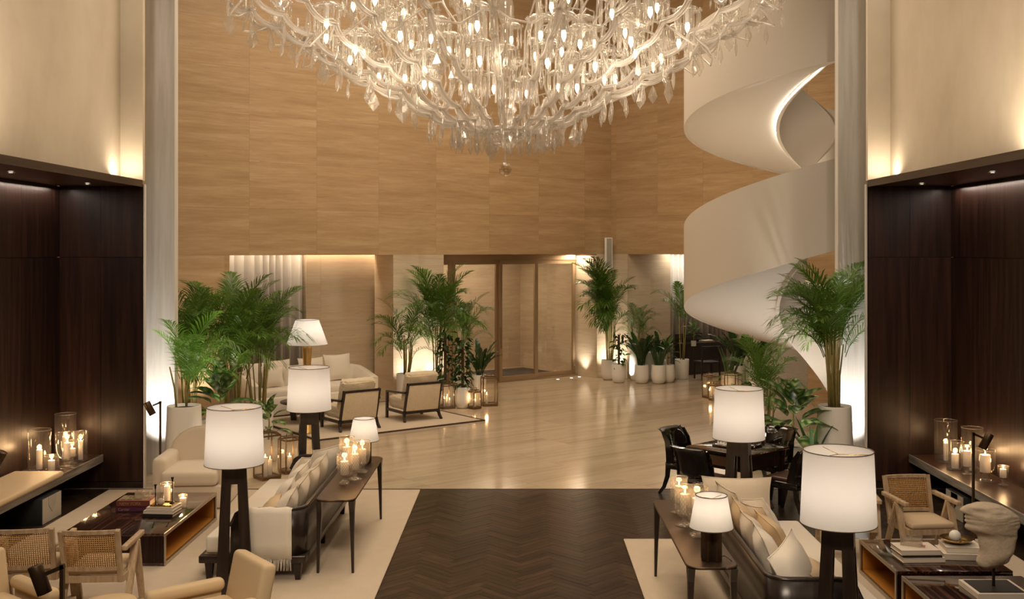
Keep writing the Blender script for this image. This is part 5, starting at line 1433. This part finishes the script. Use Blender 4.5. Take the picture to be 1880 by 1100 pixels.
def leaf_mesh(name, L, W, fold, bend, m, n=6, tipk=1.0):
    """one ovate leaf along +X, bent downwards, folded along its midrib"""
    vs = []; fs = []; x = 0; z = 0
    for i in range(n + 1):
        t = i / n; w_ = W / 2 * (sin(pi * min(1, t ** .8 * .97 + .03)) ** .8) * (1 if i < n else .02)
        a = -bend * t
        vs += [(x, -w_, z + w_ * fold), (x, 0, z), (x, w_, z + w_ * fold)]
        x += L / n * cos(a); z += L / n * sin(a)
    for i in range(n):
        for j in (0, 1): fs.append((i * 3 + j, (i + 1) * 3 + j, (i + 1) * 3 + j + 1, i * 3 + j + 1))
    mb = MB().add(vs, fs, True); me = mb.mesh(name); me.materials.append(m); return me
LM = {'var': [leaf_mesh('leaf', .34, .155, .35, .7, VARL), leaf_mesh('leaf', .34, .15, .3, 1.2, VARL)],
      'broad': [leaf_mesh('leaf', .34, .14, .35, .6, BROADL), leaf_mesh('leaf', .34, .13, .3, 1.1, BROADL)],
      'dark': [leaf_mesh('leaf', .12, .07, .3, .5, DARKL, 4), leaf_mesh('leaf', .12, .065, .3, 1.0, DARKL, 4)]}
def leafy(label, x, y, r, ph, H, n, kind, lm, sc_=1.0, seed=1, name='potted_plant', z=0.0, spread=1.0, pk='egg'):
    rnd = random.Random(seed); P = thing(name, label, 'plant', (x, y, z)); pot(P, r, ph, kind); g = H - ph
    st = MB(); st.tube([(0, 0, ph - .04), (.01, .01, ph + g * .4), (0, 0, ph + g * .72)], [.016, .013, .008], 6)
    part('stem', st, CANES, P)
    for k in range(n):
        q = (k + .5) / n; a = k * 2.39996 + rnd.uniform(-.3, .3); el = R(12 + 55 * q + rnd.uniform(-14, 14)); zz = ph + g * (.08 + .62 * q)
        pet = .10 * sc_ * spread * (1.1 - .7 * q); d = Vector((cos(a) * cos(el), sin(a) * cos(el), sin(el)))
        b = Vector((0, 0, zz)) + d * pet
        lf = part('leaf', lm[0 if q > .45 else 1], None, P, tuple(b), (0, -el, a), sc_ * rnd.uniform(.75, 1.12))
    return P
def climber(label, x, y, r, ph, H, n, seed, z=0.0):
    rnd = random.Random(seed); P = thing('potted_climber', label, 'plant', (x, y, z)); pot(P, r, ph, 'egg'); g = H - ph
    part('moss_pole', MB().cyl((0, 0, ph - .04), .03, g * .92 + .04, 10), TRUNK, P)
    for k in range(n):
        a = rnd.uniform(0, 2 * pi); zz = ph + g * (k + .5) / n * .98 + rnd.uniform(-.03, .03); rr = rnd.uniform(.05, .16)
        part('leaf', LM['dark'][k % 2], None, P, (rr * cos(a), rr * sin(a), zz), (rnd.uniform(-.5, .5), rnd.uniform(-.3, .9), a), rnd.uniform(.9, 1.5))
    return P
ZZ = [frond_mesh('frond', 1.0, 15, .16, .058, R(82), R(40), DARKL, 11, .22, .013, .15), frond_mesh('frond', 1.0, 15, .16, .058, R(76), R(70), DARKL, 12, .22, .013, .15)]
def zz_plant(label, x, y, r, ph, H, n, seed, kind='egg', z=0.0):
    rnd = random.Random(seed); P = thing('potted_zz_plant', label, 'plant', (x, y, z)); pot(P, r, ph, kind); g = H - ph
    for k in range(n):
        a = k * 2.39996; s = g * rnd.uniform(.75, 1.08); rr = r * rnd.uniform(.1, .55)
        part('frond', ZZ[k % 2], None, P, (rr * cos(a), rr * sin(a), ph - .04), (rnd.uniform(-.1, .1), rnd.uniform(-.05, .12), a), (s * 1.05, s * 1.05, s))
    return P
SN = []
for i in range(2):
    vs = []; fs = []; W = .055
    for k in range(8):
        t = k / 7; w_ = W / 2 * (1 - max(0, t - .55) ** 1.5 / .45 ** 1.5) + .0006; tw = .5 * t * (1 if i else -1); bx = .12 * t * t
        vs += [(bx - w_ * sin(tw), -w_ * cos(tw), t), (bx + .006, 0, t), (bx + w_ * sin(tw), w_ * cos(tw), t)]
    for k in range(7):
        for j in (0, 1): fs.append((k * 3 + j, k * 3 + j + 1, (k + 1) * 3 + j + 1, (k + 1) * 3 + j))
    me = MB().add(vs, fs, True).mesh('leaf'); me.materials.append(SNAKEL); SN.append(me)
def snake(label, x, y, r, ph, H, n, seed, kind='egg', z=0.0):
    rnd = random.Random(seed); P = thing('potted_snake_plant', label, 'plant', (x, y, z)); pot(P, r, ph, kind); g = H - ph
    for k in range(n):
        a = k * 2.39996; s = g * rnd.uniform(.7, 1.08); rr = r * rnd.uniform(.05, .6)
        part('leaf', SN[k % 2], None, P, (rr * cos(a), rr * sin(a), ph - .04), (rnd.uniform(-.05, .05), rnd.uniform(.05, .32), a), (1, 1.15, s))
    return P

# left group, behind the cream armchair
palm('small bright green palm in the tall white planter beside the left pier', -4.80, 15.12, .235, 1.08, 2.05, 13, 3, 1.15, 'young', PALMY, 5, 'cone', .18, .75, 1.0)
palm('very tall dark palm nearest the left pier, behind the small palm', -5.35, 17.2, .26, .55, 2.70, 34, 10, 1.05, 'dark', PALM, 7, 'cyl', .26)
palm('very tall dark palm in the middle of the left plant group', -4.78, 17.7, .26, .55, 2.78, 36, 12, 1.05, 'dark', PALM, 8, 'cyl', .26)
palm('tall palm with yellow canes standing beside the left end of white sofa', -4.62, 18.75, .24, .50, 2.6, 30, 12, 1.0, 'dark', PALM, 9, 'cyl', .34)
leafy('variegated broad leaf plant under the tall left palms', -4.60, 16.2, .20, .60, 1.55, 24, 'egg', LM['var'], 1.45, 3, spread=1.5)
leafy('low variegated plant with leaves peeping out behind the floor lamp shade', -3.95, 16.6, .17, .35, .95, 14, 'egg', LM['var'], .95, 14, spread=1.4)
# middle group by the doors
palm('large arching palm against the pale pier left of the doors', -1.86, 23.25, .22, .50, 2.85, 34, 10, 1.0, 'dark', PALM, 21, 'cyl', .26)
palm('small feathery palm at the left of the door group', -2.50, 22.95, .20, .62, 2.0, 14, 8, 1.1, 'dark', PALM, 22, 'cyl', .2, .6, .85)
palm('slim palm close to the left door frame', -1.32, 23.75, .19, .5, 2.35, 16, 6, .9, 'dark', PALM, 23, 'cyl', .3)
climber('climbing ivy on a mossy pole in a round white pot, before the doors', -1.22, 22.1, .165, .44, 1.50, 130, 31)
climber('taller climbing ivy on a pole behind the left lantern', -1.62, 22.65, .165, .44, 1.60, 110, 32)
zz_plant('dark glossy plant in a straight white pot beside the ivy, door group', -.90, 22.75, .15, .62, 1.42, 13, 33, 'cyl')
# corner group right of the doors
palm('large palm in the corner below the loudspeaker', 2.22, 26.95, .20, .50, 2.95, 36, 10, 1.05, 'dark', PALM, 41, 'egg', .26)
climber('thin climbing ivy in the front egg shaped pot of corner group', 2.42, 26.35, .185, .46, 1.25, 60, 42)
palm('medium palm in a tall white planter, corner group', 2.92, 26.75, .20, .74, 2.05, 18, 7, 1.0, 'dark', PALM, 43, 'egg', .2)
zz_plant('dark glossy plant in an egg shaped pot, middle of corner group', 2.97, 26.22, .18, .45, 1.40, 20, 44)
pe = thing('tall_planter', 'tall white planter between the dark plant and the snake plant', 'planter', (3.28, 26.85, 0)); pot(pe, .19, .70, 'egg')
zz_plant('green leafy plant in the tall planter at the back of corner group', 3.52, 27.02, .18, .5, 1.35, 10, 47)
snake('spiky snake plant in an egg shaped pot, corner group', 3.38, 26.15, .185, .46, 1.05, 14, 45)
leafy('broad leaved rubber plant at the right end of corner group', 3.64, 26.40, .18, .44, 1.10, 18, 'egg', LM['broad'], .85, 46)
palm('slender palm behind the desk before the sheer curtain', 4.10, 27.1, .18, .5, 2.55, 9, 3, .9, 'dark', PALM, 48, 'cyl', .4)
x, y = deskp(.25, -.05)
leafy('bushy green plant in small black pot standing on the desk', x, y, .07, .14, .62, 18, 'cyl', LM['broad'], .72, 49, z=.76)
# under the stair
snake('snake plant in a white pot behind the six sided lantern', 4.72, 24.0, .20, .50, 1.15, 15, 51)
zz_plant('dark glossy plant in square shouldered white pot under the stair', 5.32, 23.9, .20, .60, 1.5, 14, 52, 'cyl')
zz_plant('dark leafy plant behind the snake plant under the stair', 5.05, 24.8, .2, .60, 1.62, 14, 53, 'cyl')
palm('medium palm in the middle of the plants under the stair', 3.76, 16.4, .18, .50, 1.75, 16, 6, 1.0, 'dark', PALM, 54, 'cyl', .2, .6, .85)
leafy('broad variegated plant left of the palm, half behind the lamp shade', 3.36, 16.0, .17, .42, 1.3, 16, 'egg', LM['var'], 1.3, 55)
leafy('large variegated plant in white pot behind the chess table', 3.85, 15.05, .18, .52, 1.36, 26, 'cyl', LM['var'], 1.5, 56, spread=1.5)
snake('small snake plant beside the tall white planter on the right', 4.12, 15.0, .12, .34, .95, 9, 57, 'cyl')
palm('very tall palm in the tall white planter against the right pier', 4.46, 15.12, .235, 1.08, 3.0, 40, 18, 1.1, 'dark', PALM, 58, 'cone', .34, .44, .66)

# ================================================================== UPLIGHTS among the plants and on the piers
W_UP = (1.0, .91, .78)
def up(x, y, e, target, angle=70, size=.05): light('SPOT', (x, y, .06), e, W_UP, size, target, angle=angle, blend=.8, name='uplight')
for px_ in (-5.32, 4.88):
    light('SPOT', (px_, 15.22, .06), 420, (1.0, .94, .86), .05, (px_, 15.64, 2.0), angle=64, blend=.9, name='uplight')
for f in (-75, -20, 35, 85):
    q = pst(f, 1.3, zst(f) + .95); light('POINT', q, 19, (1, .88, .70), .12, name='soffit_fill_light')  # points added above the treads to brighten the soffit overhead
up(-4.95, 16.6, 150, (-4.95, 16.9, 2.2), 75)
up(-4.42, 14.98, 55, (-4.85, 15.15, 1.9), 70)
up(4.0, 14.9, 50, (4.4, 15.15, 2.4), 60)
light('SPOT', (4.3, 18.2, .06), 105, (1, .96, .90), .05, (4.3, 18.6, 3.0), angle=110, blend=.8, name='uplight')
for s in (-11.1, -10.7, -6.3, -5.6, -.22):
    p = CORNER + D1 * s - D2 * .13; light('SPOT', (p.x, p.y, .06), 55, W_UP, .012, (p.x, p.y, 5), angle=34, blend=.6, name='grazing_uplight')
up(4.15, 15.45, 70, (4.45, 15.3, 2.4), 70)
for s, y_, e in ((-6.2, -.40, 115), (-5.5, -.40, 115), (-10.9, -.5, 120), (-.25, -.36, 100), (-.66, .40, 45)):
    p = CORNER + D1 * s + D2 * y_; q = CORNER + D1 * s + D2 * (y_ + .34)
    up(p.x, p.y, e, (q.x, q.y, 2.2), 95)
for s in (.35, .95):
    p = CORNER - D2 * s - D1 * .36; q = CORNER - D2 * s
    up(p.x, p.y, 80, (q.x, q.y, 2.2), 95)
# concealed strips inside the recesses and vestibule, then a point in the stair well
light('AREA', wl(-7.0, .9, HEAD + .25), 28, SOFT, 2.8, wl(-7.0, .9, 0), size_y=.12, name='recess_light').rotation_euler = (0, 0, ROT)
light('AREA', wl(-9.3, .9, HEAD + .25), 13, SOFT, 2.2, wl(-9.3, .9, 0), size_y=.12, name='recess_light').rotation_euler = (0, 0, ROT)
p = RS + D1 * 2.6 - D2 * .25
light('AREA', (p.x, p.y, HEAD + .1), 40, PALE, 2.6, None, size_y=.12, name='recess_light').rotation_euler = (0, 0, ROT)
light('AREA', wl(-2.9, 2.2, HEAD + .1), 75, SOFT, 3.0, None, size_y=1.0, name='vestibule_light').rotation_euler = (0, 0, ROT)
light('AREA', wl(-.7, .6, HEAD - .03), 24, SOFT, .3, None, size_y=.6, name='recess_light').rotation_euler = (0, 0, ROT)
light('POINT', (XS - .1, YS - .1, 1.1), 11, (1, .93, .82), .1, name='stair_well_fill_light')  # bare point added for a soft glow inside the stair

# ================================================================== CHANDELIER
CHX, CHY = -.178, 12.0
PXM = 12.0 / 1950
def cz(y): return 3.3 + (458 - y) * PXM
ch = thing('chandelier', 'huge many armed crystal chandelier hanging over the lounge', 'chandelier', (CHX, CHY, 0))
stem = [(.001, cz(237)), (.02, cz(237)), (.022, cz(222)), (.05, cz(220)), (.09, cz(210)), (.085, cz(204)), (.035, cz(196)), (.075, cz(188)), (.08, cz(180)), (.05, cz(160)), (.036, cz(142)), (.05, cz(141)), (.085, cz(136)), (.098, cz(124)), (.085, cz(113)), (.05, cz(107)), (.045, cz(100)), (.07, cz(85)), (.062, cz(70)), (.035, cz(52)), (.06, cz(40)), (.09, cz(28)), (.10, cz(14)), (.08, cz(0)), (.12, cz(-14)), (.15, cz(-30)), (.12, cz(-50)), (.05, cz(-60)), (.05, cz(-200)), (.12, cz(-210)), (.16, cz(-240)), (.05, cz(-260)), (.03, cz(-700)), (.12, 10.46), (.14, 10.49)]
part('baluster_stem', MB().lathe(stem, 20), CRYS, ch)
part('inner_rod', MB().cyl((0, 0, cz(237)), .012, 10.48 - cz(237), 8), TRIMSTEEL, ch)
bowl = part('cut_bowl', MB().lathe([(.001, cz(273)), (.03, cz(272)), (.12, cz(266)), (.20, cz(258)), (.28, cz(246)), (.30, cz(238)), (.28, cz(236)), (.10, cz(237)), (.001, cz(237))], 28), CRYS, ch)
hob = MB()
for k in range(28):
    for q, (r_, y_) in enumerate(((.10, 267.5), (.16, 263), (.215, 256), (.26, 249), (.292, 242))):
        a = 2 * pi * (k + .5 * (q % 2)) / 28; hob.lathe([(.001, -.008), (.013, 0), (.001, .008)], 4, ((r_ + .004) * cos(a), (r_ + .004) * sin(a), cz(y_)))
stuff('hobnail_cutting', hob, CRYS, bowl)
part('finial', MB().lathe([(.001, cz(285)), (.02, cz(280)), (.03, cz(272)), (.001, cz(271))], 10), CRYS, ch)
for k in range(3): part('bead', MB().lathe([(.001, -.018), (.016, -.009), (.018, 0), (.016, .009), (.001, .018)], 8), CRYS, ch, (0, 0, cz(287 + 4.5 * k)))
# faceted drop ball
fb = bmesh.new(); bmesh.ops.create_icosphere(fb, subdivisions=2, radius=.078); me = bpy.data.meshes.new('drop_ball'); fb.to_mesh(me); fb.free()
BALLG = thin_glass('ball_crystal', (.93, .88, .8), .55, .02, .4); me.materials.append(BALLG)
part('drop_ball', me, None, ch, (0, 0, cz(311)))

# ribs: nodes given by radius and height, glass tubes sagging between collars
node = [(.26, cz(241)), (.56, cz(228)), (.86, cz(212)), (1.20, cz(176)), (1.55, cz(150)), (1.88, cz(128)), (2.16, cz(92)), (2.48, cz(62)), (2.80, cz(30)), (3.04, cz(22))]
def rib_pts(nodes, sag, k=5):
    out = []
    for i in range(len(nodes) - 1):
        (r0, z0), (r1, z1) = nodes[i], nodes[i + 1]
        for j in range(k):
            t = j / k; s = sag * 4 * t * (1 - t); L = sqrt((r1 - r0) ** 2 + (z1 - z0) ** 2)
            out.append((r0 + (r1 - r0) * t + (z1 - z0) / L * s, 0, z0 + (z1 - z0) * t - (r1 - r0) / L * s))
    out.append((nodes[-1][0], 0, nodes[-1][1]))
    return out
rb = MB()
rp_ = rib_pts(node, .055)
rb.tube([(p[0], -.020, p[2]) for p in rp_], .018, 6); rb.tube([(p[0], .020, p[2]) for p in rp_], .018, 6); rb.tube([(p[0], 0, p[2] + .028) for p in rp_], .012, 5)
rib_me = rb.mesh('glass_arm'); rib_me.materials.append(ARMG)
up_nodes = [(.86, cz(212)), (1.02, cz(150)), (1.22, cz(96)), (1.50, cz(40)), (1.62, cz(-30))]
collar = MB()
for r_, z_ in node[1:]:
    collar.lathe([(.001, -.022), (.03, -.016), (.036, 0), (.03, .016), (.001, .022)], 8, (r_, 0, z_))
    for q in range(5):
        a = 2 * pi * q / 5; collar.add([(r_, 0, z_), (r_ + .03 * cos(a) - .012, .05 * sin(a), z_ + .045), (r_ + .05 * cos(a), .06 * sin(a), z_ + .075), (r_ + .03 * cos(a) + .012, .05 * sin(a), z_ + .045)], [(0, 1, 2, 3)])
collar_me = collar.mesh('collar_leaves'); collar_me.materials.append(CRYS)
NR = 22
for k in range(NR):
    a = 2 * pi * (k + .37) / NR
    part('glass_arm', rib_me, None, ch, (0, 0, 0), (0, 0, a)); part('collar_leaves', collar_me, None, ch, (0, 0, 0), (0, 0, a))
# outer scrolls linking the arm tips
scm = MB().tube([(2.80, 0, cz(30)), (2.92, .20, cz(48)), (2.98, .40, cz(52)), (2.86, .58, cz(40)), (2.72, .80, cz(28))], .012, 5)
scm2 = MB().tube([(2.16, 0, cz(92)), (2.30, .16, cz(116)), (2.28, .36, cz(122)), (2.12, .62, cz(90))], .011, 5)
for mb_ in (scm, scm2):
    sc_me = mb_.mesh('scroll_arm'); sc_me.materials.append(ARMG)
    for k in range(NR): part('scroll_arm', sc_me, None, ch, (0, 0, 0), (0, 0, 2 * pi * (k + .37) / NR))

# pendants: kites and slim drops on beads
def kite(h, w_, t):
    return MB().add([(0, 0, 0), (w_ / 2, 0, -h * .62), (-w_ / 2, 0, -h * .62), (0, 0, -h), (0, -t, -h * .58), (0, t, -h * .58), (w_ * .22, 0, -h * .2), (-w_ * .22, 0, -h * .2)],
                    [(0, 6, 4), (6, 1, 4), (1, 3, 4), (3, 2, 4), (2, 7, 4), (7, 0, 4), (6, 0, 5), (1, 6, 5), (3, 1, 5), (2, 3, 5), (7, 2, 5), (0, 7, 5)])
def edged(mb, h, w_):
    pts = [(0, 0, 0), (w_ * .22, 0, -h * .2), (w_ / 2, 0, -h * .62), (0, 0, -h), (-w_ / 2, 0, -h * .62), (-w_ * .22, 0, -h * .2), (0, 0, 0)]
    for (a, b) in zip(pts[:-1], pts[1:]):
        A, B = Vector(a), Vector(b); nb = max(1, int((B - A).length / .018))
        for i in range(nb):
            p = A.lerp(B, (i + .5) / nb); mb.lathe([(.001, -.008), (.008, 0), (.001, .008)], 4, tuple(p))
    mb.lathe([(.001, -.012), (.011, 0), (.001, .012)], 6, (0, 0, .014)); mb.lathe([(.001, -.012), (.011, 0), (.001, .012)], 6, (0, 0, .04))
    return mb
pk = edged(kite(.27, .155, .022), .27, .155).mesh('pendant'); pk.materials.append(CRYS)
pk2 = edged(kite(.23, .12, .02), .23, .12).mesh('pendant'); pk2.materials.append(CRYS)
dm_ = MB().lathe([(.001, 0), (.012, -.03), (.026, -.13), (.03, -.17), (.001, -.25)], 6); dm_.lathe([(.001, -.012), (.011, 0), (.001, .012)], 6, (0, 0, .014)); dm_.lathe([(.001, -.012), (.011, 0), (.001, .012)], 6, (0, 0, .04))
pdrop = dm_.mesh('pendant'); pdrop.materials.append(CRYS)
rnd = random.Random(11); npend = 0
for k in range(NR):
    a = 2 * pi * (k + .37) / NR
    for i, (r_, z_) in enumerate(node[1:]):
        if npend >= 290: break
        jit = rnd.uniform(-.06, .06); me = (pk, pdrop, pk2, pdrop)[(k + i * 2 + rnd.randint(0, 1)) % 4]
        part('pendant', me, None, ch, (r_ * cos(a + jit * .3), r_ * sin(a + jit * .3), z_ - .075), (0, 0, rnd.uniform(0, 6.28)), rnd.uniform(.8, 1.1)); npend += 1
for k in range(9):
    a = 2 * pi * k / 9; part('pendant', (pk, pk2, pdrop)[k % 3], None, ch, (.34 * cos(a), .34 * sin(a), cz(250) + .02), (0, 0, a + 1.57), 1.0); npend += 1
for k in range(15):
    a = 2 * pi * (k + .2) / 15; part('pendant', (pk2, pdrop)[k % 2], None, ch, (.62 * cos(a), .62 * sin(a), cz(238)), (0, 0, a + 1.2), .9); npend += 1

# downward lights: dish, white candle sleeve, bulb, ring of prisms
cup = MB(); cup.lathe([(.012, .0), (.05, .03), (.10, .025), (.135, -.005), (.150, -.02), (.147, -.026), (.12, -.012), (.04, .005), (.012, -.01)], 14)
for q in range(12):
    a = 2 * pi * q / 12; cup.lathe([(.001, -.018), (.02, 0), (.001, .018)], 5, (.15 * cos(a), .15 * sin(a), -.012))
cup.lathe([(.012, .02), (.04, .05), (.025, .085), (.05, .11), (.015, .15)], 8)
cup_me = cup.mesh('lamp_cup'); cup_me.materials.append(CRYS)
slv = MB().cyl((0, 0, -.145), .024, .145, 10).mesh('candle_sleeve'); slv.materials.append(WHITEP)
blb = MB().lathe([(.001, -.255), (.014, -.235), (.026, -.20), (.024, -.165), (.014, -.145)], 10).mesh('bulb'); blb.materials.append(BULB)
prm = MB().lathe([(.001, -.28), (.013, -.26), (.013, -.03), (.001, -.012)], 4); prm.lathe([(.001, -.01), (.010, 0), (.001, .01)], 4, (0, 0, -.006)); prm_me = prm.mesh('prism'); prm_me.materials.append(CRYS)
rings = [(1.13, cz(112), 10), (1.76, cz(84), 13), (.85, cz(52), 7), (1.36, cz(26), 10), (2.05, cz(36), 13), (1.70, cz(-14), 11)]
units = []
for ri, (r_, z_, n_u) in enumerate(rings):
    for k in range(n_u):
        a = 2 * pi * (k + .31 * ri + .15) / n_u; units.append((r_ * cos(a), r_ * sin(a), z_ + rnd.uniform(-.05, .05), a, r_))
units.sort(key=lambda u: u[1])
npr = 0; extra = MB()
for (ux, uy, uz, ua, ur) in units:
    c_ = part('lamp_cup', cup_me, None, ch, (ux, uy, uz), (0, 0, rnd.uniform(0, 6)))
    part('candle_sleeve', slv, None, c_); part('bulb', blb, None, c_)
    for q in range(11):
        a = 2 * pi * (q + .5) / 11; px_, py_, pz_ = ux + .132 * cos(a), uy + .132 * sin(a), uz - .02
        if npr < 300: part('prism', prm_me, None, ch, (px_, py_, pz_), (0, 0, a)); npr += 1
        else: extra.lathe([(.001, -.28), (.013, -.26), (.013, -.03), (.001, -.012)], 4, (px_, py_, pz_))
    # branch arm from the nearest rib height up and over the cup
    rr = max(.4, ur - .28); zr = None
    for (ra, za), (rb_, zb_) in zip(node[:-1], node[1:]):
        if ra <= rr <= rb_: zr = za + (zb_ - za) * (rr - ra) / (rb_ - ra)
    zr = zr or node[0][1]
    A = Vector((rr * cos(ua), rr * sin(ua), zr)); B = Vector((ux, uy, uz + .15)); dr = Vector((cos(ua), sin(ua), 0))
    pts = [tuple(A), tuple(A + dr * -.12 + Vector((0, 0, (B.z - A.z) * .35))), tuple(A + dr * -.08 + Vector((0, 0, (B.z - A.z) * .8))), tuple(B - dr * .12 + Vector((0, 0, .07))), tuple(B + Vector((0, 0, .05))), tuple(B - Vector((0, 0, .02)))]
    part('branch_arm', MB().tube(pts, .011, 5), ARMG, ch)
if extra.v: stuff('prisms', extra, CRYS, ch)
# standing unlit cups with leaves on the outer rim
oc = MB(); oc.lathe([(.02, 0), (.06, .03), (.09, .08), (.11, .10), (.10, .105), (.05, .06), (.02, .05)], 12); oc.cyl((0, 0, .06), .022, .16, 8)
for q in range(8):
    a = 2 * pi * q / 8; oc.lathe([(.001, -.03), (.014, 0), (.001, .02)], 4, (.11 * cos(a), .11 * sin(a), .085))
    oc.lathe([(.001, -.10), (.010, -.05), (.001, 0)], 4, (.11 * cos(a), .11 * sin(a), .06))
oc_me = oc.mesh('rim_cup'); oc_me.materials.append(CRYS)
for k in range(NR * 2):
    a = 2 * pi * (k + .6) / (NR * 2); r_ = 2.98 if k % 2 else 2.50
    part('rim_cup', oc_me, None, ch, (r_ * cos(a), r_ * sin(a), cz(24) if k % 2 else cz(52)), (0, 0, a))
# the light the bulbs give
for k in range(8):
    a = 2 * pi * k / 8; light('POINT', (CHX + 1.5 * cos(a), CHY + 1.5 * sin(a), 5.15), 11, SOFT, .25, name='chandelier_light')
light('POINT', (CHX, CHY, 6.6), 30, SOFT, .3, name='chandelier_light')
